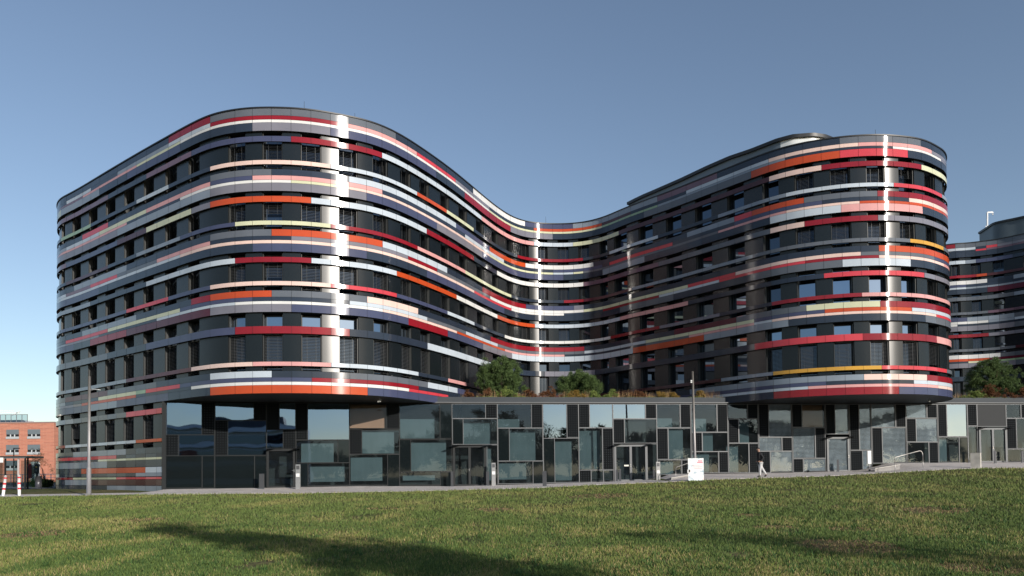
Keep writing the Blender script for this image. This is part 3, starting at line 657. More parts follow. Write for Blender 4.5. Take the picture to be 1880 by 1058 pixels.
DP += [(DP[-1][0] + 3, DP[-1][1] - 2.5), (DP[-1][0] + 6, DP[-1][1] - 3.5), (DP[-1][0] + 9, DP[-1][1] - 1)]
DP = [(DP[0][0] + 0.3, DP[0][1] + 2.2)] + DP
dC = Curve(smooth(DP, 2)); mb = MB(); mb.strip(dC.line(0, dC.L, 0, 20.3 + EYE), dC.line(0, dC.L, 0, 24.1 + EYE), 0); mb.strip(dC.line(0, dC.L, .12, 24.1 + EYE), dC.line(0, dC.L, .12, 24.3 + EYE), 1); mb.strip(dC.line(0, dC.L, 0, 24.1 + EYE), dC.line(0, dC.L, .12, 24.1 + EYE), 1)
pz = mb.build('plant_storey', [mat('drum_sheet', '4a565e', rough=0.45, var=0.05), black_m], wing)
fill_poly(dC.line(0, dC.L, 0.12, 0, 0.6) + [(60, 84, 0), (52.2, 83, 0)], 24.3 + EYE, 'roof', roof_m, pz)
def wq(x, y, Y): return at(x, y, Y)
Yp = DP[0][1] - 0.2; a = wq(1812, 418, Yp); mb = MB()
mb.tube([wq(1812.5, 418, Yp), wq(1812.5, 391, Yp), wq(1813.2, 390, Yp), wq(1822, 390, Yp), wq(1822.8, 391, Yp), wq(1822.8, 395, Yp)], 0.085, 8); mb.build('vent_pipe', mat('white_paint', (0.75, 0.75, 0.74), rough=0.4), wing)
mb = MB()
for xx in (1810, 1814): mb.bar(wq(xx, 442, Yp), wq(xx, 415, Yp), 0.06)
for k in range(9): y = 441 - k * 3.1; mb.bar(wq(1810, y, Yp), wq(1814, y - .3, Yp), 0.04)
mb.build('ladder', mat('galvanised', (0.3, 0.31, 0.32), rough=0.5, metal=0.6), wing)

# ------------------------------------------------------------------ ground: lawn, pavement
ED = [(0, 913.5, 42.8), (300, 908, 43.2), (520, 906.8, 43.3), (760, 902.4, 43.5), (990, 896.5, 43.7), (1085, 891, 43.8), (1220, 885.8, 44.1), (1300, 881.5, 44.4), (1420, 877.6, 44.8), (1505, 875.3, 45.2), (1640, 868, 46), (1745, 862.2, 46.9), (1815, 859.8, 47.5), (1880, 860.0, 48)]
EDP = [at(x, y, Y) for x, y, Y in ED]
ex = [-400, -60] + [p.x for p in EDP] + [60, 400]; ey = [42.8, 42.8] + [p.y for p in EDP] + [49, 52]; ez = [EDP[0].z] * 2 + [p.z for p in EDP] + [EDP[-1].z] * 2
bx = [-400] + [p[0] for p in PB] + [400]; by = [46.5] + [p[1] for p in PB] + [58]
def sstep(t): t = np.clip(t, 0, 1); return t * t * (3 - 2 * t)
def ground(X, Y):
    X = np.asarray(X, float); Y = np.asarray(Y, float)
    E_ = np.interp(X, ex, ey); Z_ = np.interp(X, ex, ez); B_ = np.interp(X, bx, by); BHt = np.interp(X, [b[0] for b in BH], [b[1] for b in BH]) + EYE
    t = np.clip((Y - 9) / (E_ - 9), 0, 1); lawn = -0.02 + (Z_ + 0.02) * (0.75 * t + 0.25 * sstep(t))
    lawn = lawn + 0.05 * np.sin(X * 0.23 + 1.0) * np.sin(Y * 0.19) * np.sin(PI * t)
    u = np.clip((Y - E_) / np.maximum(B_ - E_, .5), 0, 1)
    far = np.where(X < -21.5, Z_ + (-0.88 + EYE - Z_) * np.clip((Y - E_) / 6, 0, 1), Z_ + (BHt - Z_) * u)
    return np.where(Y < E_, lawn, far)
def gz(x, y): return float(ground(x, y))
def grid_mesh(name, xs, ys, zfun, m, kind='structure', dz=0.0):
    X, Y = np.meshgrid(xs, ys); Z = zfun(X, Y) + dz; v = np.stack([X.ravel(), Y.ravel(), Z.ravel()], 1); w = len(xs)
    f = [(j * w + i, j * w + i + 1, (j + 1) * w + i + 1, (j + 1) * w + i) for j in range(len(ys) - 1) for i in range(w - 1)]
    me = bpy.data.meshes.new(name); me.from_pydata(v.tolist(), [], f); me.materials.append(m); me.polygons.foreach_set('use_smooth', [True] * len(f)); me.update()
    o = bpy.data.objects.new(name, me); COL.objects.link(o); return tag(o, kind=kind)
# lawn soil/turf material
def turf():
    m = bpy.data.materials.new('turf'); m.use_nodes = True; nt = m.node_tree; p = nt.nodes['Principled BSDF']; N_ = nt.nodes; Lk = nt.links
    tc = N_.new('ShaderNodeTexCoord'); g1 = N_.new('ShaderNodeTexNoise'); g1.inputs['Scale'].default_value = 0.32; g1.inputs['Detail'].default_value = 5; g1.inputs['Roughness'].default_value = .65
    g2 = N_.new('ShaderNodeTexNoise'); g2.inputs['Scale'].default_value = 9; g2.inputs['Detail'].default_value = 6
    mp = N_.new('ShaderNodeMapping'); mp.inputs['Scale'].default_value = (1, 0.55, 1)
    Lk.new(tc.outputs['Object'], mp.inputs[0]); Lk.new(mp.outputs[0], g1.inputs['Vector']); Lk.new(tc.outputs['Object'], g2.inputs['Vector'])
    r1 = N_.new('ShaderNodeValToRGB'); e = r1.color_ramp.elements; e[0].position = .36; e[0].color = (0.075, 0.10, 0.03, 1); e[1].position = .68; e[1].color = (0.19, 0.15, 0.08, 1)
    r2 = N_.new('ShaderNodeValToRGB'); e = r2.color_ramp.elements; e[0].position = .35; e[0].color = (0.45, 0.45, 0.45, 1); e[1].position = .65; e[1].color = (1.25, 1.25, 1.2, 1)
    mx = N_.new('ShaderNodeMix'); mx.data_type = 'RGBA'; mx.blend_type = 'MULTIPLY'; mx.inputs[0].default_value = 1
    Lk.new(g1.outputs['Fac'], r1.inputs[0]); Lk.new(g2.outputs['Fac'], r2.inputs[0]); Lk.new(r1.outputs[0], mx.inputs[6]); Lk.new(r2.outputs[0], mx.inputs[7]); Lk.new(mx.outputs[2], p.inputs['Base Color'])
    p.inputs['Roughness'].default_value = 0.95; p.inputs['Specular IOR Level'].default_value = 0.1
    b = N_.new('ShaderNodeBump'); b.inputs['Strength'].default_value = 0.9; b.inputs['Distance'].default_value = 0.06; Lk.new(g2.outputs['Fac'], b.inputs['Height']); Lk.new(b.outputs[0], p.inputs['Normal'])
    return m
turf_m = turf()
xs = np.unique(np.concatenate([np.linspace(-600, -70, 14), np.linspace(-70, 70, 141), np.linspace(70, 600, 14)])); ys = np.unique(np.concatenate([np.linspace(-300, 0, 12), np.linspace(0, 62, 94), np.linspace(62, 110, 25), np.linspace(110, 1500, 12)]))
grid_mesh('ground', xs, ys, ground, turf_m)
pave_m = mat('pavement', (0.64, 0.59, 0.56), rough=0.85, var=0.14, vscale=1.3, bump=0.15, bscale=30)
def paving():
    nt = pave_m.node_tree; p = nt.nodes['Principled BSDF']; N_ = nt.nodes; Lk = nt.links; tc = [n for n in N_ if n.type == 'TEX_COORD'][0]
    br = N_.new('ShaderNodeTexBrick'); br.inputs['Scale'].default_value = 1.6; br.inputs['Mortar Size'].default_value = 0.02; br.inputs['Color1'].default_value = (1, 1, 1, 1); br.inputs['Color2'].default_value = (0.86, 0.84, 0.82, 1); br.inputs['Mortar'].default_value = (0.45, 0.43, 0.4, 1)
    mx = N_.new('ShaderNodeMix'); mx.data_type = 'RGBA'; mx.blend_type = 'MULTIPLY'; mx.inputs[0].default_value = 1
    src = p.inputs['Base Color'].links[0].from_socket; Lk.new(tc.outputs['Object'], br.inputs['Vector']); Lk.new(src, mx.inputs[6]); Lk.new(br.outputs['Color'], mx.inputs[7]); Lk.new(mx.outputs[2], p.inputs['Base Color'])
paving()
# pavement sheet in front of the glass base, and the path that runs on to the left
X = np.linspace(-21.2, 58, 240); mb = MB(); rows = []
for k in range(7):
    t = k / 6; Y = np.interp(X, ex, ey) * (1 - t) + (np.interp(X, bx, by) + 0.0) * t + (0.02 if k == 0 else 0); rows.append([(x, y, z + 0.02) for x, y, z in zip(X, Y, ground(X, Y))])
for a, b in zip(rows[:-1], rows[1:]): mb.strip(a, b, 0)
fr0 = [(x, y, z - 0.1) for x, y, z in rows[0]]; mb.strip(fr0, rows[0], 0, False)
tag(mb.build('pavement', pave_m), kind='structure')
X = np.linspace(-75, -21.2, 60); mb = MB(); A_ = [(x, y, z) for x, y, z in zip(X, np.interp(X, ex, ey) + .02, ground(X, np.interp(X, ex, ey)) + .02)]; B_ = [(x, y, z) for x, y, z in zip(X, np.interp(X, ex, ey) + 2.3, ground(X, np.interp(X, ex, ey) + 2.3) + .02)]
mb.strip(A_, B_, 0); tag(mb.build('path', pave_m), kind='structure')
# asphalt street left of the building, in front of the brick building
mb = MB(); X = np.linspace(-110, -36.5, 40); A_ = [(x, 58.0, gz(x, 58) + .02) for x in X]; B_ = [(x, 120.0, gz(x, 120) + .02) for x in X]; mb.strip(A_, B_, 0)
tag(mb.build('road', mat('asphalt', (0.07, 0.07, 0.072), rough=0.9, var=0.15, vscale=4)), kind='structure')

WORN = []
for x_, y_, w_ in ((905, 938, 40), (1108, 923, 60), (1370, 948, 30), (1420, 964, 34), (1560, 990, 95), (60, 975, 60), (1720, 945, 60), (700, 938, 30), (270, 955, 40), (1800, 1020, 70), (1560, 967, 40)):
    q = at(x_, y_, 10); t_ = -1.35 / (q.z - EYE); Yw = 10 * t_; WORN.append((q.x * t_, Yw, w_ * Yw / F, w_ * Yw / F * 1.1))
# grass blades: denser and finer near the camera
def grass():
    n = 620000
    u = rng.uniform(-0.92, 0.92, n); vv = rng.uniform(0, 1, n); inv = 1 / 10.5 + (1 / 47.5 - 1 / 10.5) * vv; Y = 1 / inv; Xp = u * Y
    keep = (Y < np.interp(Xp, ex, ey) - 0.02 + 0.15 * np.sin(Xp * 3.1) * 0.5); Xp, Y = Xp[keep], Y[keep]; n = len(Y)
    nz = np.array([noise.noise((x * .35, y * .2, 0)) for x, y in zip(Xp, Y)]); nf = np.array([noise.noise((x * 1.7, y * 1.2, 5)) for x, y in zip(Xp, Y)])
    nw = np.array([noise.noise((x * .55 + 31, y * .4 + 7, 1)) for x, y in zip(Xp, Y)]); keep = rng.uniform(0, 1, n) < 0.85 + 0.7 * nf - 2.2 * np.clip(nw - .38, 0, 1); Xp, Y, nz, nf = Xp[keep], Y[keep], nz[keep], nf[keep]; n = len(Y)
    Zg = ground(Xp, Y); h = (0.035 + 0.04 * rng.uniform(0, 1, n) ** 2 + 0.03 * np.clip(nf, 0, 1)) * (0.75 + Y / 45); w = 0.0048 * (0.6 + Y / 13) * rng.uniform(.7, 1.5, n)
    a = rng.uniform(0, 2 * PI, n); la = rng.uniform(0, 2 * PI, n); ln = h * rng.uniform(0.1, 0.9, n)
    P = np.empty((n, 3, 3), np.float32)
    P[:, 0] = np.stack([Xp - np.cos(a) * w, Y - np.sin(a) * w, Zg - 0.01], 1); P[:, 1] = np.stack([Xp + np.cos(a) * w, Y + np.sin(a) * w, Zg - 0.01], 1)
    P[:, 2] = np.stack([Xp + np.cos(la) * ln, Y + np.sin(la) * ln, Zg + h], 1)
    me = bpy.data.meshes.new('grass'); me.vertices.add(n * 3); me.vertices.foreach_set('co', P.ravel()); me.loops.add(n * 3); me.loops.foreach_set('vertex_index', np.arange(n * 3, dtype=np.int32))
    me.polygons.add(n); me.polygons.foreach_set('loop_start', np.arange(0, n * 3, 3, dtype=np.int32)); me.update(calc_edges=True)
    ca = me.color_attributes.new('tint', 'FLOAT_COLOR', 'POINT')
    green = np.array([0.108, 0.158, 0.04]); dark = np.array([0.055, 0.098, 0.03]); straw = np.array([0.33, 0.26, 0.12]); yg = np.array([0.19, 0.22, 0.055])
    r = rng.uniform(0, 1, n); n2 = np.array([noise.noise((x * .9 + 9, y * .45, 2)) for x, y in zip(Xp, Y)]); q = np.clip(.2 + .7 * nz + .75 * n2 + .25 * nf, .03, .9)
    c = np.where((r < q)[:, None], np.where((rng.uniform(0, 1, n) < .45)[:, None], straw, yg), np.where((rng.uniform(0, 1, n) < .4)[:, None], dark, green)) * rng.uniform(.75, 1.25, n)[:, None]
    fd = np.clip((Y - 13) / 26, 0, .72)[:, None]; c = c * (1 - fd) + fd * (np.array([.125, .165, .045]) * (1 - q[:, None]) + np.array([.21, .205, .07]) * q[:, None])
    for (wx, wy, ra, rb) in WORN:      # worn, strawy spots
        dd = ((Xp - wx) / ra) ** 2 + ((Y - wy) / rb) ** 2 + .5 * nf; mk = (dd < 1) & (rng.uniform(0, 1, n) < .85); c[mk] = np.array([.30, .20, .11]) * rng.uniform(.6, 1.2, mk.sum())[:, None]; P[mk, 2, 2] = Zg[mk] + h[mk] * .4
    me.vertices.foreach_set('co', P.ravel())
    c4 = np.concatenate([c, np.ones((n, 1))], 1).repeat(3, 0).astype(np.float32); ca.data.foreach_set('color', c4.ravel())
    m = bpy.data.materials.new('grass_blade'); m.use_nodes = True; p = m.node_tree.nodes['Principled BSDF']; at_ = m.node_tree.nodes.new('ShaderNodeAttribute'); at_.attribute_name = 'tint'
    m.node_tree.links.new(at_.outputs['Color'], p.inputs['Base Color']); p.inputs['Roughness'].default_value = 0.7; p.inputs['Specular IOR Level'].default_value = 0.2
    me.materials.append(m); o = bpy.data.objects.new('grass', me); COL.objects.link(o); tag(o, 'short patchy lawn grass in front of the building, green with straw coloured tufts', 'grass', kind='stuff')
grass()
def weeds():
    r_ = np.random.default_rng(41); out = []
    for k in range(420):
        vv = r_.uniform(0, 1); Y0 = 1 / (1 / 11 + (1 / 40 - 1 / 11) * vv); X0 = r_.uniform(-.75, .75) * Y0
        if noise.noise((X0 * .3, Y0 * .3, 8)) < -.1: continue
        m = r_.integers(14, 34); a = r_.uniform(0, 2 * PI, m); L = r_.uniform(.05, .14, m); w = .009; g = gz(X0, Y0); rr = r_.uniform(0, .12, (m, 1)); b = np.stack([X0 + np.cos(a * 3) * rr[:, 0], Y0 + np.sin(a * 3) * rr[:, 0], np.full(m, g + .01)], 1)
        tip = b + np.stack([np.cos(a) * L * .8, np.sin(a) * L * .8, L * r_.uniform(.4, 1.1, m)], 1); s = np.stack([-np.sin(a) * w, np.cos(a) * w, np.zeros(m)], 1); out.append(np.stack([b - s, b + s, tip], 1))
    return np.concatenate(out)
WEEDS = weeds()

# ------------------------------------------------------------------ foliage
def leaf_mat(name, c0, c1):
    m = bpy.data.materials.new(name); m.use_nodes = True; nt = m.node_tree; p = nt.nodes['Principled BSDF']; g = nt.nodes.new('ShaderNodeNewGeometry'); r = nt.nodes.new('ShaderNodeValToRGB'); e = r.color_ramp.elements
    e[0].color = (*c0, 1); e[1].color = (*c1, 1); nt.links.new(g.outputs['Random Per Island'], r.inputs[0]); nt.links.new(r.outputs[0], p.inputs['Base Color']); p.inputs['Roughness'].default_value = .65; p.inputs['Specular IOR Level'].default_value = .25
    MAT[name] = m; return m
weed_m = leaf_mat('weed_leaves', (0.03, 0.075, 0.02), (0.08, 0.15, 0.04))
pine_m = leaf_mat('pine_needles', (0.028, 0.055, 0.018), (0.11, 0.165, 0.05)); bark_m = mat('bark', (0.09, 0.065, 0.045), rough=0.9, var=0.3, vscale=6)
def tri_obj(name, P, m, parent):
    P = np.asarray(P, np.float32); n = len(P); q = parent; off = np.zeros(3)
    while q is not None: off += np.array(q.location); q = q.parent
    P = P - off.astype(np.float32); me = bpy.data.meshes.new(name); me.vertices.add(n * 3); me.vertices.foreach_set('co', P.ravel()); me.loops.add(n * 3); me.loops.foreach_set('vertex_index', np.arange(n * 3, dtype=np.int32))
    me.polygons.add(n); me.polygons.foreach_set('loop_start', np.arange(0, n * 3, 3, dtype=np.int32)); me.update(calc_edges=True); me.materials.append(m)
    o = bpy.data.objects.new(name, me); COL.objects.link(o); o.parent = parent; return o
tag(tri_obj('weeds', WEEDS, weed_m, None), 'scattered dark green weed tufts in the lawn', 'weeds', kind='stuff')
def needles(centres, radii, per, ln, w, up=0.35):
    out = []
    for c, r in zip(centres, radii):
        d = rng.normal(size=(per, 3)); d[:, 2] += up; d /= np.linalg.norm(d, axis=1)[:, None]
        a = c + d * r * rng.uniform(.15, .9, (per, 1)); s = rng.normal(size=(per, 3)); s -= (s * d).sum(1)[:, None] * d; s /= np.linalg.norm(s, axis=1)[:, None]
        e = d + rng.normal(size=(per, 3)) * .35
        out.append(np.stack([a - s * w, a + s * w, a + e * ln], 1))
    return np.concatenate(out)
def pine(px0, px1, ytop, Y, label, seed, nclump=190):
    r_ = np.random.default_rng(seed); a = at(px0, 715, Y); b = at(px1, 715, Y); top = at((px0 + px1) / 2, ytop, Y).z; cx = (a.x + b.x) / 2; W = (b.x - a.x) / 2; H = top - RZ
    t = empty('pine_tree', (cx, Y, RZ), label, 'tree'); C_ = []; R = []
    lobes = [(r_.uniform(-.55, .55), r_.uniform(-.5, .5), r_.uniform(.3, .68), r_.uniform(.34, .5)) for _ in range(9)] + [(0, 0, .55, .45), (-.58, 0, .33, .42), (.58, .1, .33, .42), (-.35, 0, .62, .36), (.35, 0, .62, .36), (.05, 0, .78, .25)]
    while len(C_) < nclump:
        l = lobes[r_.integers(len(lobes))]; d = r_.normal(size=3); d /= np.linalg.norm(d); rr = l[3] * r_.uniform(.7, 1.02)
        p = np.array([cx + (l[0] + d[0] * rr) * W, Y + (l[1] + d[1] * rr) * W * .9, RZ + (l[2] + d[2] * rr * .85) * H])
        if p[2] < RZ + .1: continue
        C_.append(p); R.append(r_.uniform(.13, .24))
    tri_obj('crown', needles(C_, R, 150, 0.10, 0.012), pine_m, t)
    mb = MB(); mb.tube([(cx, Y, RZ - .1), (cx + .08, Y, RZ + H * .3), (cx - .05, Y, RZ + H * .75)], [.11, .08, .03], 7)
    for k in range(9):
        l = C_[k * 17]; mb.tube([(cx, Y, RZ + H * (.12 + .05 * k)), tuple(l)], [.045, .012], 5)
    mb.build('trunk', bark_m, t); return t
pine(872, 968, 655, 52.6, 'round dark green pine on the flat roof, in the hollow left of the smaller pine', 3, 420)
pine(1016, 1107, 682, 53.2, 'low spreading dark pine on the flat roof, right of the taller round pine', 5, 360)
pine(1772, 1876, 655, 57.3, 'bushy dark pine on the flat roof beside the far right wing', 8, 420)
# shrubs along the roof edge
rust = leaf_mat('rust_leaves', (0.06, 0.025, 0.012), (0.20, 0.085, 0.035)); fresh = leaf_mat('fresh_leaves', (0.07, 0.11, 0.025), (0.24, 0.30, 0.08)); strawm = leaf_mat('dry_stems', (0.22, 0.12, 0.06), (0.42, 0.29, 0.15)); ochre = leaf_mat('ochre_leaves', (0.12, 0.08, 0.02), (0.30, 0.19, 0.04))
def shrub(name, px0, px1, ytop, Y, m, label, cat='shrub', per=60):
    a = at(px0, 722, Y); b = at(px1, 722, Y); top = at((px0 + px1) / 2, ytop, Y).z; cx = (a.x + b.x) / 2; W = (b.x - a.x) / 2 * 1.2; H = (top - RZ) * 1.1
    t = empty(name, (cx, Y, RZ), label, cat); n = max(16, int(26 * W)); C_ = [np.array([cx + W * math.cos(q) * r, Y + .45 * math.sin(q) * r, RZ + H * (1 - r ** 1.7) * f_]) for q, r, f_ in zip(rng.uniform(0, 2 * PI, n), rng.uniform(0, .95, n), rng.uniform(.25, .9, n))]
    tri_obj('foliage', needles(C_, [.16] * n, per * 2, 0.07, 0.014, 0.8), m, t)
    mb = MB()
    for k in range(6): c = C_[k]; mb.tube([(cx + (c[0] - cx) * .4, Y, RZ - .05), tuple(c)], [.015, .005], 4)
    mb.build('stem', bark_m, t)
ZF = lambda x: project
def edgeY(px): p = pod(px, 735); return p.y + 0.75
shrub('shrub', 850, 868, 718, edgeY(860), rust, 'small rust coloured shrub at the left end of the roof planting')
shrub('shrub', 882, 906, 714, edgeY(894), rust, 'rust and green shrub in front of the round pine')
shrub('shrub', 905, 948, 712, edgeY(925), fresh, 'fresh green mounded shrub in front of the round pine')
shrub('shrub', 984, 1030, 709, edgeY(1006), rust, 'dark red-brown shrub between the two pines above the glass base')
shrub('shrub', 1198, 1246, 718, edgeY(1222), ochre, 'low ochre shrub on the roof edge left of the slim pole')
shrub('shrub', 1275, 1296, 719, edgeY(1286), ochre, 'small ochre green shrub on the roof edge just right of the slim pole')
shrub('shrub', 955, 985, 716, edgeY(970), rust, 'brown shrub between the round pine and the dark red-brown shrub')
shrub('shrub', 1108, 1140, 717, edgeY(1124), fresh, 'green and pale shrub just right of the low pine')
shrub('shrub', 1040, 1075, 716, edgeY(1058) - .2, ochre, 'ochre shrub in front of the low pine, left part')
shrub('shrub', 1075, 1106, 717, edgeY(1090) - .2, fresh, 'yellow green shrub in front of the low pine, right part')
shrub('shrub', 1150, 1192, 719, edgeY(1170), rust, 'thin rusty shrub among dry stalks right of the low pine')
shrub('hedge', 1778, 1862, 708, edgeY(1820), rust, 'brown clipped hedge in front of the far right pine', 'hedge')
shrub('hedge', 1860, 1905, 710, edgeY(1880) + .3, rust, 'brown hedge piece cut by the right edge of the photo', 'hedge')
shrub('shrub', 1765, 1812, 719, edgeY(1788) - .2, fresh, 'yellow green low shrub right of the rounded building end')
# sedum and dry grasses between them
def roofplants():
    out = {0: [], 1: []}
    for (p0, p1) in ((846, 1328), (1762, 1885)):
        A = pod(p0, 735); B = pod(p1, 735); n = int((B.x - A.x) * 900)
        for m_, k, hh, lean in ((0, n, (.05, .16), .08), (1, int(n * .16), (.2, .55), .06)):
            t = rng.uniform(0, 1, k); x = A.x + (B.x - A.x) * t; y = A.y + (B.y - A.y) * t + rng.uniform(.25, 2.2, k)
            den = np.array([noise.noise((v * .9, 3.3 * m_, 0)) for v in x]); h = rng.uniform(*hh, k) * (1 + 1.2 * np.clip(den, -.6, .8)); w = rng.uniform(.010, .02, k) * (1 if m_ == 0 else .6); a = rng.uniform(0, PI, k)
            l = rng.normal(size=(k, 2)) * (lean + .1 * h[:, None]); keep = (den > -.02) | (m_ == 0); out[m_].append(np.stack([np.stack([x - np.cos(a) * w, y - np.sin(a) * w, np.full(k, RZ)], 1), np.stack([x + np.cos(a) * w, y + np.sin(a) * w, np.full(k, RZ)], 1), np.stack([x + l[:, 0], y + l[:, 1], RZ + h], 1)], 1)[keep])
    o = tri_obj('ground_cover', np.concatenate(out[0]), fresh, None); tag(o, 'low green sedum along the edge of the planted roof', 'ground cover', kind='stuff')
    o = tri_obj('dry_grass', np.concatenate(out[1]), strawm, None); tag(o, 'dry straw and rust coloured grass stalks on the planted roof', 'dry grass', kind='stuff')
roofplants()

# deciduous trees: recursive limbs and leaves or bare twigs
def bare_tree_mesh(seed, H, spread, twigs=True):
    r_ = random.Random(seed); mb = MB(); tips = []
    def grow(p, d, L, r, lev):
        pts = [p]; rr = [r]; q = p.copy(); dd = d.copy()
        for i in range(3):
            dd = (dd + Vector((r_.uniform(-.16, .16), r_.uniform(-.16, .16), r_.uniform(-.03, .14)))).normalized(); q = q + dd * L / 3; pts.append(q.copy()); rr.append(r * (1 - .2 * (i + 1)))
        mb.tube(pts, rr, 6 if lev < 2 else 4, 0, False)
        if lev >= 4: tips.append(q); return
        for k in range(3 if lev < 3 else 4):
            ax = Vector((r_.uniform(-1, 1), r_.uniform(-1, 1), r_.uniform(-.1, .5))).normalized(); nd = (dd + ax * spread).normalized(); grow(pts[r_.choice((1, 2, 3)) if k else 3], nd, L * r_.uniform(.58, .78), rr[-1] * .68, lev + 1)
    grow(Vector((0, 0, -.1)), Vector((0, 0, 1)), H * .32, H * .018, 0); return mb, tips

# ------------------------------------------------------------------ street furniture
galv = mat('galvanised', (0.3, 0.31, 0.32), rough=0.5, metal=0.6); white_m = mat('white_paint', (0.75, 0.75, 0.74), rough=0.4); lampgrey = mat('lamp_grey', (0.30, 0.29, 0.29), rough=0.5, metal=0.4, var=0.08, vscale=3)
red_m = mat('signal_red', (0.62, 0.02, 0.03), rough=0.4); flat_steel = mat('flat_steel', (0.13, 0.13, 0.135), rough=0.45, metal=0.6); glassy = clear_glass('shelter_glass', 0.06, (0.55, 0.62, 0.62))
def foot(px, py, Y):     # ground point under image column px at depth Y
    p = at(px, py, Y); return Vector((p.x, Y, gz(p.x, Y) + 0.02))
# left street lamp
f = foot(163, 911, 42.9); tp = at(162.5, 691, 42.9).z
t = empty('street_lamp', f, 'tall grey street lamp with one short arm, in front of the left wall', 'street lamp')
mb = MB(); mb.tube([f, (f.x, f.y, f.z + 1.55), (f.x, f.y, f.z + 1.58), (f.x, f.y, tp)], [.125, .12, .085, .07], 12); mb.build('pole', lampgrey, t)
az = at(163, 716, 42.9).z; mb = MB(); mb.tube([(f.x, f.y, az), (f.x + .2, f.y, az - .02)], .03, 6); mb.build('arm', lampgrey, t)
mb = MB()
for i in range(8):
    a0, a1 = i / 8, (i + 1) / 8; x0, x1 = f.x + .15 + .5 * a0, f.x + .15 + .5 * a1; w0, w1 = .10 * math.sin(PI * min(1, a0 * .9 + .12)), .10 * math.sin(PI * min(1, a1 * .9 + .12)); h0, h1 = .06 - .07 * a0 ** 2, .06 - .07 * a1 ** 2
    mb.quad((x0, f.y - w0, az + h0), (x1, f.y - w1, az + h1), (x1, f.y + w1, az + h1), (x0, f.y + w0, az + h0), 0, True); mb.quad((x0, f.y - w0, az + h0 - .07 * (1 - a0 * .8)), (x1, f.y - w1, az + h1 - .07 * (1 - a1 * .8)), (x1, f.y - w1, az + h1), (x0, f.y - w0, az + h0)); mb.quad((x0, f.y - w0, az + h0 - .07 * (1 - a0 * .8)), (x0, f.y + w0, az + h0 - .07 * (1 - a0 * .8)), (x1, f.y + w1, az + h1 - .07 * (1 - a1 * .8)), (x1, f.y - w1, az + h1 - .07 * (1 - a1 * .8)))
mb.build('lamp_head', mat('head_grey', (0.42, 0.43, 0.44), rough=0.35, metal=.3), t)
mb = MB(); mb.box(f.x - .13, f.y - .13, f.z - .02, f.x + .13, f.y + .13, f.z + .12); mb.build('base', lampgrey, t)
# slim pole with spotlight
f = foot(1277, 880, 44.6); tp = at(1271.5, 682, 44.6)
t = empty('light_pole', f, 'tall slim leaning pole with tiny spotlights, behind the white banner stand', 'pole')
mb = MB(); mb.tube([f, tp], [.085, .055], 10); mb.build('pole', mat('warm_grey_pole', (0.33, 0.31, 0.30), rough=0.45, metal=.4), t)
mid = f + (tp - f) * ((703 - 880) / (682 - 880)); mb = MB()
for dz in (0, .09): mb.box(mid.x - .14, mid.y - .06, mid.z + dz, mid.x - .05, mid.y + .03, mid.z + .06 + dz)
mb.build('spotlight', white_m, t)
# banner stand
f = foot(1277, 884, 44.2); t = empty('banner_stand', f, 'white poster stand with faint pink and blue print beside the slim pole', 'banner')
a = at(1263, 884, 44.2); b = at(1291.5, 881, 44.3); zt = at(1277, 841.5, 44.2).z
pm = bpy.data.materials.new('poster_print'); pm.use_nodes = True; nt = pm.node_tree; p = nt.nodes['Principled BSDF']; tc = nt.nodes.new('ShaderNodeTexCoord'); n = nt.nodes.new('ShaderNodeTexNoise'); n.inputs['Scale'].default_value = 3.2; n.inputs['Detail'].default_value = 3; r = nt.nodes.new('ShaderNodeValToRGB'); e = r.color_ramp.elements
e[0].position = .33; e[0].color = (.30, .42, .52, 1); e[1].position = .46; e[1].color = (.78, .8, .8, 1); q = e.new(.62); q.color = (.8, .78, .78, 1); q = e.new(.75); q.color = (.75, .5, .52, 1)
nt.links.new(tc.outputs['Object'], n.inputs[0]); nt.links.new(n.outputs[0], r.inputs[0]); nt.links.new(r.outputs[0], p.inputs['Base Color']); p.inputs['Roughness'].default_value = .35
mb = MB(); mb.box(a.x + .02, 44.19, f.z + .04, b.x, 44.23, zt); mb.build('poster', pm, t)
mb = MB(); mb.box(a.x + .55, 44.18, zt - .28, b.x - .05, 44.189, zt - .22); mb.box(a.x + .60, 44.18, zt - .19, b.x - .08, 44.189, zt - .13); mb.build('print', mat('pale_red', (.65, .22, .28), rough=.5), t)
mb = MB()
for k in range(3): mb.box(a.x + .28 + .05 * k, 44.18, zt - .42 - .1 * k, b.x - .22 + .07 * k, 44.189, zt - .385 - .1 * k)
mb.build('print', mat('pale_rose', (.75, .48, .5), rough=.5), t)
mb = MB(); mb.box(a.x + .02, 44.15, f.z - .02, b.x, 44.27, f.z + .04); mb.build('foot', mat('pale_plastic', (.6, .68, .68), rough=.4), t)
mb = MB(); zz_ = at(1265, 866, 44.1).z; mb.box(a.x - .03, 44.13, zz_ - .09, a.x + .1, 44.18, zz_ + .11, 0); mb.box(a.x + .04, 44.12, zz_ - .04, a.x + .12, 44.129, zz_ + .11, 1); mb.build('leaflet_box', [white_m, black_m], t)
# concrete block
f = foot(1792, 862, 47.9); t = empty('concrete_block', f, 'square concrete block post on the lawn edge near the right double door', 'concrete block')
mb = MB(); H = at(1792, 832.5, 47.9).z - f.z; M = Matrix.Translation(f) @ Matrix.Rotation(math.radians(-38), 4, 'Z'); mb.box(-.27, -.2, -.05, .27, .2, H, 0, M); mb.build('block', mat('raw_concrete', (.5, .47, .42), rough=.9, var=.22, vscale=2.2, bump=.3, bscale=12), t)
mb = MB(); mb.box(-.28, -.21, H, .28, .21, H + .025, 0, M); mb.build('cap', mat('concrete_cap', (.42, .40, .37), rough=.85), t)
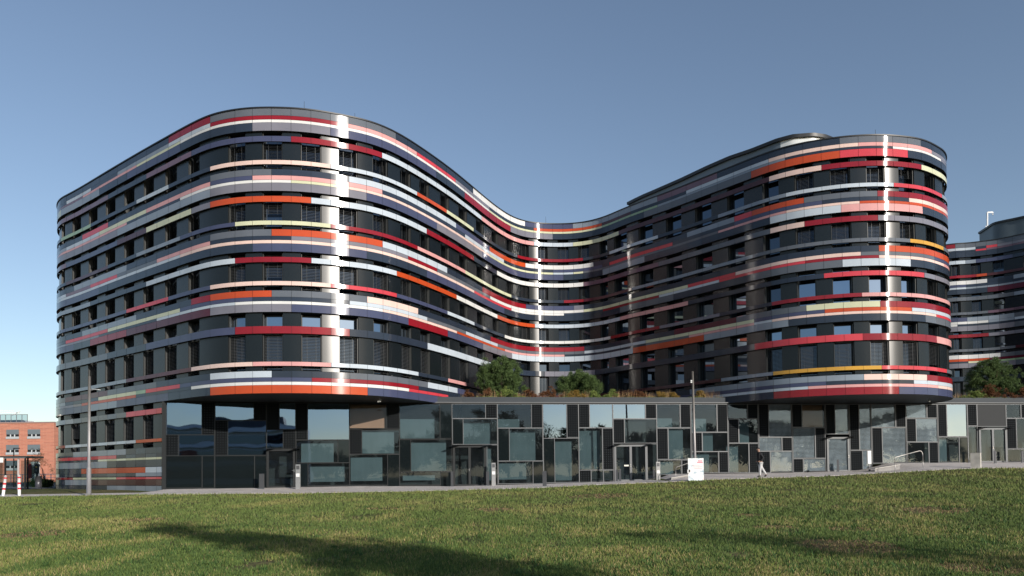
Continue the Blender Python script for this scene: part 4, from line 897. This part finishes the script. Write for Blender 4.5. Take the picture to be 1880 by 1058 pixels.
# intercom totems
def totem(px, ytop, ybot, wpx, Y, label, sign=False):
    f = foot(px, ybot, Y); s_ = Y / F; zt = at(px, ytop, Y).z; w = wpx * s_ / 2; t = empty('intercom_post', f, label, 'intercom post', 'steel intercom posts by the entrances'); mb = MB()
    z0 = f.z if not sign else at(px, 852, Y).z
    mb.box(f.x - w, f.y - .07, z0, f.x + w, f.y + .07, zt); 
    mb.build('housing', mat('brushed_steel', (.52, .51, .50), rough=.32, metal=.7, var=.08, vscale=2) if not sign else white_m, t)
    if sign: mb = MB(); mb.box(f.x - w * .3, f.y - .04, f.z - .05, f.x + w * .5, f.y + .04, z0); mb.build('leg', flat_steel, t); return
    mb = MB(); mb.box(f.x - w * .7, f.y - .078, zt - .3, f.x + w * .7, f.y - .071, zt - .08); mb.build('keypad', flat_steel, t)
    mb = MB(); mb.box(f.x - w * .8, f.y - .076, zt - .75, f.x + w * .8, f.y - .071, zt - .55); mb.build('label_plate', white_m, t)
totem(547.4, 853, 898, 8.2, 44.6 + 1.9, 'brushed steel intercom post with white plate, right of the leftmost door')
totem(906.5, 850, 893.5, 7.2, 49.3, 'brushed steel intercom post right of the first double glass door from the left')
totem(1208.5, 848, 880, 7.2, 49.4, 'brushed steel intercom post where the sunken ramp begins, left of the banner')
totem(1596, 828, 862, 6.5, 51.0, 'white sign box post between the single glass door and the sloping handrail', True)
# flat steel guard posts
GP = [(480.5, 870, 898, 9, 46.6, 'dark flat steel guard post at the far left, beside the leftmost door'), (830, 866, 894.5, 4, 48.9, 'flat steel guard post on the left side of the double door near the middle'), (895.5, 866, 893.5, 5, 49.2, 'flat steel guard post between a double door and the second steel intercom post'),
      (1000, 865, 896, 7, 45.5, 'dark steel guard post standing alone on the lawn edge near the middle'), (1132.5, 863, 885, 3.6, 50.3, 'left post of the pair before the double door with the cream notice'), (1138.5, 862, 885, 3.8, 50.2, 'right post of the pair before the double door with the cream notice'),
      (1201, 862, 881, 3.8, 50.6, 'short steel guard post just left of the third steel intercom post'), (1538.5, 844, 866, 3.6, 51.2, 'steel guard post in front of the single pale glass door'), (1827.5, 828, 853, 3.6, 53.0, 'steel guard post in front of the rightmost double door'), (1877.5, 828, 853, 3.6, 53.8, 'steel guard post at the right edge of the photo')]
for px, y0, y1, w, Y, lab in GP:
    f = foot(px, y1, Y); s_ = Y / F; zt = at(px, y0, Y).z; t = empty('guard_post', f, lab, 'guard post', 'flat steel posts in front of the doors')
    M = Matrix.Translation(f) @ Matrix.Rotation(math.radians(-14), 4, 'Z'); mb = MB(); hw = w * s_ / 2; mb.box(-hw, -.05, -.05, hw, .05, zt - f.z, 0, M); mb.build('post', flat_steel, t)
    mb = MB(); mb.box(-hw - .03, -.08, -.01, hw + .03, .08, .02, 0, M); mb.build('base_plate', galv, t)
# handrails
def rail(name, pts, label, posts, m, r=.022, Y=49.0):
    P = [at(x, y, Y_) for x, y, Y_ in pts]; t = empty(name, P[0], label, 'handrail'); mb = MB(); mb.tube(P, r, 7); mb.build('rail', m, t)
    for i in posts:
        p = P[i]; mb = MB(); mb.tube([(p.x, p.y, gz(p.x, p.y)), p], r, 7); mb.build('post', m, t)
rail('handrail', [(1643, 842, 48.2), (1643.5, 840, 48.2), (1665, 834, 48.5), (1688, 828, 48.8), (1691.5, 828.5, 48.8), (1693.5, 832, 48.8), (1694.3, 838, 48.8)], 'bright steel handrail rising to the right beside the right end ramp', (0, 6), mat('polished_rail', (.42, .40, .38), rough=.4, metal=.6))
rail('handrail', [(1240.5, 861, 48.2), (1242, 858, 48.3), (1262, 851, 48.9), (1285, 843, 49.6)], 'thin handrail with a pale post left of the white banner stand', (0,), mat('polished_rail', (.42, .40, .38), rough=.4, metal=.6))
# low ramp walls
for (xa, ya, xb, yb, Y, lab) in ((1232, 878.5, 1263, 873.5, 47.2, 'low dark concrete ramp edge beside the thin handrail'), (1606, 861, 1652, 854, 49.0, 'low pale concrete ramp edge left of the bright handrail')):
    A = at(xa, ya, Y); B = at(xb, yb, Y + .6); t = empty('ramp_edge', A, lab, 'ramp'); mb = MB()
    g0, g1 = gz(A.x, A.y), gz(B.x, B.y); A.z = max(A.z, g0 + .02); B.z = max(B.z, g1 + .12)
    mb.quad((A.x, A.y, g0 - .1), (B.x, B.y, g1 - .1), B, A); mb.quad(A, B, (B.x + .1, B.y + 1.4, B.z), (A.x, A.y + 1.4, A.z)); mb.quad((B.x, B.y, g1 - .1), (B.x + .1, B.y + 1.4, g1 - .1), (B.x + .1, B.y + 1.4, B.z), B)
    mb.build('ramp', mat('raw_concrete_light', (.25, .24, .23), rough=.85, var=.1), t)
    mb = MB(); mb.bar(A + Vector((0, -.03, .02)), B + Vector((0, -.03, .02)), .05); mb.build('kerb', mat('concrete_cap', (.42, .40, .37), rough=.85), t)
# small wall lamps / cameras under the eaves
for (x, y, Y, lab, up) in ((116, 763, 54.2, 'small pale camera on the left wall under the lowest band', 0), (697, 734, 45.6, 'small grey camera under the left overhang', 1), (1706, 738, 49.5, 'small brass coloured camera under the right overhang', 1)):
    if x == 116: s_ = mainC.s_of_x(116, 5.4, sA, sB); q = mainC.pt(s_, .25); p = Vector((*q, at(116, 763, q[1]).z))
    else: p = at(x, y, Y); p.z = 4.556 + EYE - .22
    t = empty('camera', p, lab, 'camera'); mb = MB(); mb.tube([p + Vector((-.06, -.16, -.03)), p + Vector((.02, .1, .03))], [.055, .065], 8); mb.build('body', mat('camera_grey', (.4, .4, .38), rough=.4), t)
    mb = MB(); mb.tube([p + Vector((0, .05, .02)), p + (Vector((0, .05, .22)) if up else Vector((.1, .3, .05)))], .02, 6); mb.build('bracket', galv, t)
# red and white bollards
for (xa, ya, xb, yb, lab) in ((10.2, 874, 5.5, 909, 'red and white striped bollard leaning to the right, nearest the left edge'), (35, 873, 35.5, 906, 'upright red and white striped bollard in front of the bus shelter')):
    Y = 43.9; B_ = at(xb, yb, Y); B_.z = gz(B_.x, Y) + .0; T_ = at(xa, ya, Y); t = empty('striped_bollard', B_, lab, 'bollard', 'red and white bollards on the path')
    for (u0, u1, m_, nm) in ((0, 1, white_m, 'post'), (.86, .93, red_m, 'red_stripe'), (.57, .66, red_m, 'red_stripe'), (.32, .41, red_m, 'red_stripe')):
        mb = MB(); r = .078 if nm == 'post' else .083; mb.tube([B_.lerp(T_, u0), B_.lerp(T_, u1)], r, 14); mb.build(nm, m_, t)
    mb = MB(); mb.tube([T_, T_ + Vector((0, 0, .03))], [.075, .03], 14); mb.build('cap', white_m, t)
# litter bin
f = foot(70, 898, 56.5); t = empty('litter_bin', f, 'dark cylindrical litter bin on a post, right of the bus shelter', 'litter bin')
mb = MB(); mb.tube([(f.x, f.y, f.z + .12), (f.x, f.y, f.z + .92)], .2, 16); mb.build('body', mat('bin_grey', (.07, .07, .08), rough=.35, metal=.3), t)
mb = MB(); mb.tube([(f.x + .24, f.y, f.z - .1), (f.x + .24, f.y, f.z + 1.0)], .035, 8); mb.build('post', framed_m, t); mb = MB(); mb.tube([(f.x, f.y, f.z + .92), (f.x, f.y, f.z + .97)], [.215, .17], 16); mb.build('lid', black_m, t)
# bus shelter
Y = 57.0; a = foot(-45, 899, Y); b = foot(58, 899, Y); g = a.z; t = empty('bus_shelter', (b.x - 2, Y, g), 'dark glass bus shelter with flat roof at the left edge of the photo', 'bus shelter')
zt = at(30, 838, Y).z; mb = MB(); mb.box(a.x, Y - .9, zt - .13, at(64, 838, Y).x, Y + 1.1, zt); mb.build('roof', mat('shelter_roof', (.03, .04, .04), rough=.4), t)
mb = MB(); mb.box(a.x + .03, Y - .93, zt - .18, b.x + .1, Y - .9, zt - .13); mb.build('gutter', galv, t)
for px in (-42, -8, 22, 37, 58):
    mb = MB(); x = at(px, 870, Y).x; mb.box(x - .045, Y + .85 if px in (37,) else Y - .8, g - .05, x + .045, Y + .94 if px in (37,) else Y - .71, zt - .13); mb.build('post', framed_m, t)
for (p0, p1, yy) in ((-40, -10, .9), (-6, 20, .9), (24, 56, .9), (2, 21, -.75), (38, 46, -.75)):
    mb = MB(); x0, x1 = at(p0, 870, Y).x, at(p1, 870, Y).x; mb.quad((x0, Y + yy, g + .15), (x1, Y + yy, g + .15), (x1, Y + yy, zt - .3), (x0, Y + yy, zt - .3)); mb.build('pane', glassy, t)
mb = MB(); x = at(57, 870, Y).x; mb.quad((x, Y - .7, g + .15), (x, Y + .9, g + .15), (x, Y + .9, zt - .3), (x, Y - .7, zt - .3)); mb.build('pane', glassy, t)
mb = MB(); x0, x1 = at(13.5, 845, Y).x, at(22, 845, Y).x; mb.box(x0, Y - .99, at(0, 850, Y).z, x1, Y - .97, at(0, 841, Y).z); mb.build('sign', white_m, t)
mb = MB(); x0 = at(45.8, 870, Y).x; mb.box(x0 - .05, Y - .8, g - .05, x0 + .05, Y - .72, zt - .2); mb.build('post', mat('pale_post', (.5, .45, .44), rough=.5), t)
mb = MB(); mb.box(at(-30, 0, Y).x, Y + .4, g + .45, at(20, 0, Y).x, Y + .75, g + .5); mb.build('bench', framed_m, t)
mb = MB(); x0 = at(42, 870, Y).x; mb.box(x0 - .12, Y + .82, g + .8, x0 + .12, Y + .86, g + 1.9); mb.build('timetable', mat('timetable_red', (.35, .03, .03), rough=.5), t)
# slim lamp behind the shelter roof and traffic light
f = foot(25, 880, 70); t = empty('street_lamp', f, 'thin dark lamp rising behind the bus shelter roof', 'street lamp'); zt = at(25, 823, 70).z
mb = MB(); mb.tube([f, (f.x, f.y, zt)], .05, 6); mb.build('pole', black_m, t); mb = MB(); mb.box(f.x, f.y - .1, zt - .06, f.x + .5, f.y + .1, zt + .02); mb.build('lamp_head', black_m, t)
f = foot(68, 888, 85); t = empty('signal_box', f, 'black signal with a small yellow light, right of the bus shelter', 'traffic light'); zc = at(68, 861, 85).z
mb = MB(); mb.tube([f, (f.x, f.y, zc)], .06, 6); mb.build('pole', black_m, t); mb = MB(); mb.box(f.x - .22, f.y - .15, zc - .55, f.x + .2, f.y + .1, zc + .55); mb.build('housing', black_m, t)
mb = MB(); mb.box(f.x - .1, f.y - .17, zc + .1, f.x + .1, f.y - .151, zc + .3); mb.build('light', mat('amber', (.8, .5, .08), rough=.4), t)
mb = MB(); mb.box(f.x - .1, f.y - .17, zc - .3, f.x + .1, f.y - .151, zc - .08); mb.build('light', mat('dim_light', (.3, .3, .28), rough=.4), t)

# ------------------------------------------------------------------ red brick building on the left
brick_m = mat('red_brick', (.50, .15, .085), rough=.85); nt = brick_m.node_tree; p = nt.nodes['Principled BSDF']; tc = [n for n in nt.nodes if n.type == 'TEX_COORD'][0]
br = nt.nodes.new('ShaderNodeTexBrick'); br.inputs['Scale'].default_value = 1; br.inputs['Brick Width'].default_value = 1.3; br.inputs['Row Height'].default_value = .28; br.inputs['Mortar Size'].default_value = .02; br.inputs['Color1'].default_value = (.49, .19, .125, 1); br.inputs['Color2'].default_value = (.40, .15, .10, 1); br.inputs['Mortar'].default_value = (.5, .3, .22, 1)
mp = nt.nodes.new('ShaderNodeMapping'); mp.inputs['Rotation'].default_value = (PI / 2, 0, 0); nt.links.new(tc.outputs['Object'], mp.inputs[0]); nt.links.new(mp.outputs[0], br.inputs['Vector']); nt.links.new(br.outputs['Color'], p.inputs['Base Color'])
Y = 150.0; g = gz(-90, 150); zt = at(50, 777, Y).z; X1 = at(99, 800, Y).x; X0 = X1 - 34
t = empty('brick_building', ((X0 + X1) / 2, Y, g), 'red brick office block with grey half closed window blinds, behind the bus shelter', 'building')
mb = MB(); mb.box(X0, Y, g - 1, X1, Y + 16, zt); mb.build('wall', brick_m, t)
mb = MB(); mb.box(X0 - .1, Y - .12, zt, X1 + .1, Y + 16, zt + .22); mb.build('parapet', mat('coping_grey', (.3, .2, .18), rough=.7), t)
shut = mat('shutter_grey', (.14, .17, .19), rough=.5); sillm = mat('sill_pale', (.42, .45, .47), rough=.5); wfr = mat('white_frame', (.55, .57, .58), rough=.5)
step = 39.2 / F * Y
for r_, (ya, yb) in enumerate(((789, 806), (817, 835), (846, 864))):
    for k in range(-1, 6):
        xc = at(62.5, 800, Y).x - step * k; w = 11.4 / F * Y
        if r_ == 2 and k == 0: continue
        if xc - w < X0 + .3 or xc + w > X1 - .1: continue
        za, zb = at(24, yb, Y).z, at(24, ya, Y).z; H = zb - za
        mb = MB(); mb.box(xc - w, Y - .02, za, xc + w, Y + .2, zb); o = mb.build('window', black_m, t)
        mb = MB(); mb.box(xc - w, Y - .08, za + H * .48, xc + w, Y - .021, zb); mb.build('blind', shut, o)
        mb = MB(); mb.box(xc - w - .05, Y - .16, za, xc + w + .05, Y - .021, za + H * .24); mb.build('sill', sillm, o)
        mb = MB()
        for q in (-.33, .33): mb.box(xc + w * q - .1, Y - .07, za + H * .24, xc + w * q + .1, Y - .021, za + H * .48)
        mb.build('frame', wfr, o)
xc = at(65, 860, Y).x; mb = MB(); za = g; zb = at(65, 848, Y).z; mb.box(xc - .9, Y - .05, za, xc + .9, Y + .1, zb); o = mb.build('door', wfr, t)
mb = MB(); mb.box(xc - .7, Y - .07, za + .2, xc - .1, Y - .051, zb - 1); mb.box(xc + .1, Y - .07, za + .2, xc + .7, Y - .051, zb - 1); mb.build('pane', pane_m, o); mb = MB(); mb.box(xc - 1, Y - .9, zb - .9, xc + 1, Y - .051, zb - .6); mb.build('canopy', shut, o)
# roof plant behind glass screens
sx0, sx1 = at(-40, 770, Y + 4).x, at(50, 770, Y + 4).x; za = zt + .1; zb = at(20, 761, Y + 4).z
mb = MB(); n = 9
for k in range(n + 1): x = sx0 + (sx1 - sx0) * k / n; mb.box(x - .05, Y + 4, za, x + .05, Y + 4.1, zb)
mb.box(sx0, Y + 3.98, zb - .1, sx1, Y + 4.12, zb); f_ = mb.build('roof_screen', galv, t)
mb = MB(); mb.quad((sx0, Y + 4.05, za), (sx1, Y + 4.05, za), (sx1, Y + 4.05, zb - .1), (sx0, Y + 4.05, zb - .1)); mb.build('pane', clear_glass('screen_glass', .1, (.62, .7, .74)), f_)
mb = MB(); mb.box(sx0 + .5, Y + 6, za, sx1 - 2.4, Y + 10, za + (zb - za) * .5); mb.build('plant_box', mat('pale_plant', (.5, .52, .54), rough=.5), t)
mb = MB(); mb.bar(at(-40, 755.5, Y + 6), at(36, 758.5, Y + 6), .14); mb.bar(at(22, 763, Y + 6), at(37, 755.5, Y + 6), .14); mb.bar(at(-40, 753.5, Y + 6), at(26, 754.5, Y + 6), .1); mb.build('rail', mat('white_paint', (0.75, 0.75, 0.74), rough=0.4), t)
# fence, hedge and small tree in front of it
f0_, f1_ = foot(62, 880, 100), foot(92, 880, 100); zt = at(75, 871, 100).z; t = empty('metal_fence', f0_, 'low pale metal fence in front of the brick building door', 'fence')
mb = MB(); mb.bar((f0_.x - 6, 100, zt), (f1_.x + 3, 100, zt), .08); mb.bar((f0_.x - 6, 100, zt - .45), (f1_.x + 3, 100, zt - .45), .05); mb.build('rail', sillm, t)
mb = MB(); k = f0_.x - 6
while k < f1_.x + 3: mb.bar((k, 100, f0_.z), (k, 100, zt), .07); k += .75
mb.build('post', sillm, t)
hedge_m = leaf_mat('hedge_leaves', (.012, .028, .008), (.05, .085, .02))
for (p0, p1, yt, Y, lab, m_) in ((60, 80, 880, 66, 'clipped green hedge right of the litter bin', hedge_m), (78, 93, 881, 64, 'dark hedge against the left end of the main building', hedge_m)):
    a = foot(p0, 895, Y); b = foot(p1, 895, Y); zt = at(p0, yt, Y).z; t = empty('hedge', ((a.x + b.x) / 2, Y, a.z), lab, 'hedge'); n = 60
    C_ = np.stack([rng.uniform(a.x, b.x, n), rng.uniform(Y - .4, Y + .4, n), rng.uniform(a.z + .1, zt - .12, n)], 1); tri_obj('foliage', needles(C_, [.25] * n, 110, .06, .022), m_, t)
    mb = MB()
    for q in range(4): mb.tube([(a.x + (b.x - a.x) * (q + .5) / 4, Y, a.z - .05), (a.x + (b.x - a.x) * (q + .5) / 4, Y, zt - .2)], .02, 5)
    mb.build('stem', bark_m, t)
olive = leaf_mat('olive_leaves', (.10, .10, .025), (.30, .24, .07))
mbt, tips = bare_tree_mesh(4, 6.2, .75); f = foot(84, 884, 92); t = empty('small_tree', f, 'small olive leaved tree between the brick building and the banded wall', 'tree'); mbt.v = [(x + f.x, y + f.y, z + f.z) for x, y, z in mbt.v]; mbt.build('trunk', bark_m, t)
tri_obj('crown', needles([np.array(f + q) for q in tips[::2]], [.34] * len(tips[::2]), 22, .09, .03), olive, t)

# ------------------------------------------------------------------ person walking
def skin_body(name, chains, m, parent, sub=2):
    """chains: list of joint lists [(x,y,z,r), ...]; chains start on an existing joint to stay connected"""
    verts = []; edges = []; rad = []; idx = {}
    def vid(j):
        k = tuple(round(c, 4) for c in j[:3])
        if k not in idx: idx[k] = len(verts); verts.append(j[:3]); rad.append(j[3])
        return idx[k]
    for ch in chains:
        ids = [vid(j) for j in ch]; edges += list(zip(ids[:-1], ids[1:]))
    me = bpy.data.meshes.new(name); me.from_pydata(verts, edges, []); o = bpy.data.objects.new(name, me); COL.objects.link(o)
    md = o.modifiers.new('skin', 'SKIN'); md.use_smooth_shade = True; o.modifiers.new('sub', 'SUBSURF').levels = sub; o.modifiers['sub'].render_levels = sub
    sv = me.skin_vertices[0].data
    for i, r in enumerate(rad): sv[i].radius = (r, r)
    sv[0].use_root = True
    dg = bpy.context.evaluated_depsgraph_get(); ev_ = o.evaluated_get(dg); m2 = bpy.data.meshes.new_from_object(ev_); bpy.data.objects.remove(o); bpy.data.meshes.remove(me)
    m2.materials.clear(); m2.materials.append(m); m2.polygons.foreach_set('use_smooth', [True] * len(m2.polygons)); r = bpy.data.objects.new(name, m2); COL.objects.link(r); r.parent = parent; return r
def person():
    f = foot(1396.5, 877, 45.6); sc = (at(1396, 821.5, 45.6).z - f.z) / 1.78
    t = empty('person', f, 'person walking left in black jacket, black cap and pale grey trousers on the pavement', 'person'); skin_c = mat('skin', (.42, .25, .18), rough=.55)
    # local axes: -x is the walking direction
    pel = (0, 0, .93, .12); wa = (-.02, 0, 1.08, .115); ch = (-.05, 0, 1.28, .13); nk0 = (-.07, 0, 1.47, .075); nk = (-.085, 0, 1.53, .05); hd0 = (-.10, 0, 1.60, .075); hd = (-.11, 0, 1.68, .088); tp = (-.105, 0, 1.745, .05)
    def leg(s, kx, kz, ax, az, tx, tz): hy = s * .09; return [pel, (0, hy, .90, .095), (kx, hy, kz, .06), (ax, hy, az, .04), (tx, hy, tz, .035)]
    lf = leg(-1, -.06, .50, -.08, .085, -.22, .035); lb = leg(1, .16, .50, .39, .14, .30, .045)
    def arm(s, el, wr, hand): return [ch, (-.05, s * .17, 1.40, .06), el, wr, hand]
    ea, wa_, ha = (.09, -.25, 1.13, .045), (-.07, -.23, .97, .032), (-.12, -.22, .945, .034); eb, wb, hb = (.10, .25, 1.13, .045), (-.05, .23, .97, .032), (-.10, .22, .945, .034)
    fingers = []
    for s, h in ((-1, ha), (1, hb)):
        for q, (dx, dz, L) in enumerate(((-.02, .02, .065), (-.025, .007, .075), (-.025, -.007, .07), (-.02, -.02, .055))):
            a_ = (h[0] + dx, h[1] - s * .004 * q, h[2] + dz, .010); fingers.append([h, a_, (a_[0] - L * .6, a_[1] - s * .008, a_[2] - .012, .009), (a_[0] - L, a_[1] - s * .02, a_[2] - .03, .008)])
        fingers.append([h, (h[0] - .005, h[1] - s * .02, h[2] + .03, .011), (h[0] - .045, h[1] - s * .028, h[2] + .035, .009)])
    body = skin_body('body', [[pel, wa, ch, nk0, nk, hd0, hd, tp], lf, lb, arm(-1, ea, wa_, ha), arm(1, eb, wb, hb)] + fingers, skin_c, t)
    cloth = mat('black_cloth', (.012, .012, .014), rough=.85); trs = mat('grey_trousers', (.5, .5, .5), rough=.85); shoe = mat('dark_shoes', (.02, .02, .02), rough=.5)
    def fat(c, k=1.0, e=.0): return [(x, y, z, r * k + e) for x, y, z, r in c]
    skin_body('jacket', [[(.01, 0, .72, .155), (0, 0, .84, .165), (0, 0, .95, .16), (-.02, 0, 1.08, .15), (-.05, 0, 1.28, .165), (-.07, 0, 1.46, .095), (-.085, 0, 1.53, .075)]] + [[(-.05, 0, 1.28, .165), (-.05, s * .17, 1.40, .088), (e[0], e[1], e[2], .07), (w_[0], w_[1], w_[2], .058), (w_[0] - .03, w_[1] - .02 * s, w_[2] - .015, .05)] for s, e, w_ in ((-1, ea, wa_), (1, eb, wb))], cloth, t)
    skin_body('trousers', [[(.0, 0, .84, .12), (0, -.09, .80, .10)] + fat(lf[2:3], 1, .02) + [(-.08, -.09, .10, .06)], [(.0, 0, .84, .12), (0, .09, .80, .10)] + fat(lb[2:3], 1, .02) + [(.385, .09, .16, .06)]], trs, t)
    skin_body('shoe', [[(-.04, -.09, .075, .065), (-.12, -.09, .06, .06), (-.25, -.09, .035, .045)]], shoe, t, 1); skin_body('shoe', [[(.415, .09, .15, .065), (.36, .09, .10, .06), (.27, .09, .04, .045)]], shoe, t, 1)
    skin_body('cap', [[(-.085, 0, 1.655, .086), (-.10, 0, 1.715, .09), (-.10, 0, 1.77, .05)]], cloth, t)
    skin_body('hair', [[(-.05, 0, 1.60, .06), (-.055, 0, 1.66, .075)]], cloth, t, 1)
    dk = mat('eye_dark', (.02, .015, .012), rough=.3)
    for s in (-1, 1): skin_body('eye', [[(-.185, s * .033, 1.672, .009), (-.193, s * .033, 1.672, .006)]], dk, t, 1); skin_body('ear', [[(-.10, s * .082, 1.675, .016), (-.095, s * .09, 1.65, .012)]], skin_c, t, 1)
    skin_body('nose', [[(-.19, 0, 1.668, .008), (-.205, 0, 1.64, .013), (-.192, 0, 1.632, .012)]], skin_c, t, 1); skin_body('mouth', [[(-.183, -.02, 1.60, .006), (-.188, 0, 1.6, .007), (-.183, .02, 1.60, .006)]], mat('lips', (.3, .1, .09), rough=.5), t, 1)
    t.scale = (sc, sc, sc); t.rotation_euler.z = math.radians(6)
person()

# ------------------------------------------------------------------ behind the camera: what throws the lawn shadows and what the glass mirrors
def place_tree(kind, loc, seed, H, label, cat='tree', leaves=0, group=None):
    mb, tips = bare_tree_mesh(seed, H, .72); t = empty(kind, loc, label, cat, group); mb.v = [(x + loc[0], y + loc[1], z + loc[2]) for x, y, z in mb.v]; mb.build('trunk', bark_m, t)
    if leaves:
        L_ = Vector(loc); tri_obj('crown', needles([np.array(L_ + q) for q in tips], [.5] * len(tips), leaves, .14, .07), hedge_m, t)
    return t
place_tree('evergreen_tree', (12.0, -4.0, 0), 11, 12.0, 'leafy tree right of the camera casting the broad shadow on the lawn', leaves=48)
place_tree('evergreen_tree', (19.0, -2.2, 0), 12, 11.0, 'second leafy tree far right casting the narrow lawn shadow', leaves=15)
place_tree('evergreen_tree', (14.0, -4.5, 0), 13, 10.5, 'third leafy tree behind the camera shading the bottom of the lawn', leaves=55)
b1 = place_tree('bare_tree', (-9, -34, 0), 21, 13, 'bare tree behind the camera mirrored in the glass base', group='trees mirrored in the glass'); b2 = place_tree('evergreen_tree', (20, -62, 0), 22, 9, 'broad leafy tree behind the camera mirrored as the dark line', leaves=40, group='trees mirrored in the glass')
ORD = 'first second third fourth fifth sixth seventh eighth ninth tenth eleventh twelfth thirteenth fourteenth'.split()
k = 0
for x, y, w, s_ in [(-21, -40, 0, .8), (2, -44, 0, .9), (44, -58, 0, 1.1), (58, -52, 0, 1.0), (52, -66, 0, 1.2), (0, -75, 1, 1.0), (10, -66, 1, .9), (30, -64, 1, 1.05), (38, -75, 1, 1.2), (-12, -80, 1, 1.1), (66, -70, 1, 1.3), (80, -60, 1, 1.2), (50, -80, 1, 1.3), (24, -80, 1, 1.1)]:
    c = copy_tree(b2 if w else b1); c.location = (x, y, 0); c.scale = (s_ * 1.15, s_ * 1.15, s_); c.rotation_euler.z = 1.3 * k; k += 1
    c['label'] = ('leafy' if w else 'bare') + ' tree behind the camera, ' + ORD[k - 1] + ' of the row mirrored in the glass'
C_ = []; R_w = []
for i in range(900):
    x = rng.uniform(-150, 170); n_ = noise.noise((x * .05, 3, 3)); hh = (7.5 + 4.5 * n_) if x < 35 else (13 + 6 * n_); C_.append((x, -88 + rng.uniform(-5, 5), rng.uniform(.4, 1) * hh - .6)); R_w.append(rng.uniform(1.6, 2.6))
o = tri_obj('woodland', needles(C_, R_w, 90, .9, .35), hedge_m, None); tag(o, 'dark far wood behind the camera, seen only mirrored in the glass', 'wood', kind='stuff')
# pale office block mirrored at the left end
t = empty('pale_office_block', (-13, -54, 0), 'pale office block with window strips behind the camera, mirrored in the left panes', 'building'); M = Matrix.Translation((-13, -54, 0)) @ Matrix.Rotation(math.radians(8), 4, 'Z')
mb = MB(); mb.box(-16, -8, 0, 11, 6, 10.5, 0, M); mb.build('wall', mat('pale_render', (.75, .74, .72), rough=.8), t)
for fl in range(3):
    mb = MB(); mb.box(-15, 6.0, 1 + fl * 3.2, 10, 6.06, 2.7 + fl * 3.2, 0, M); mb.build('window', pane_m, t)
    mb = MB(); mb.box(-16, 6.0, 3.3 + fl * 3.2, 11, 6.9, 3.5 + fl * 3.2, 0, M); mb.build('ledge', white_m, t)
mb = MB(); mb.box(-8, -4, 10.5, 6, 3, 12, 0, M); mb.build('roof', mat('dark_roof', (.06, .06, .07), rough=.6), t)
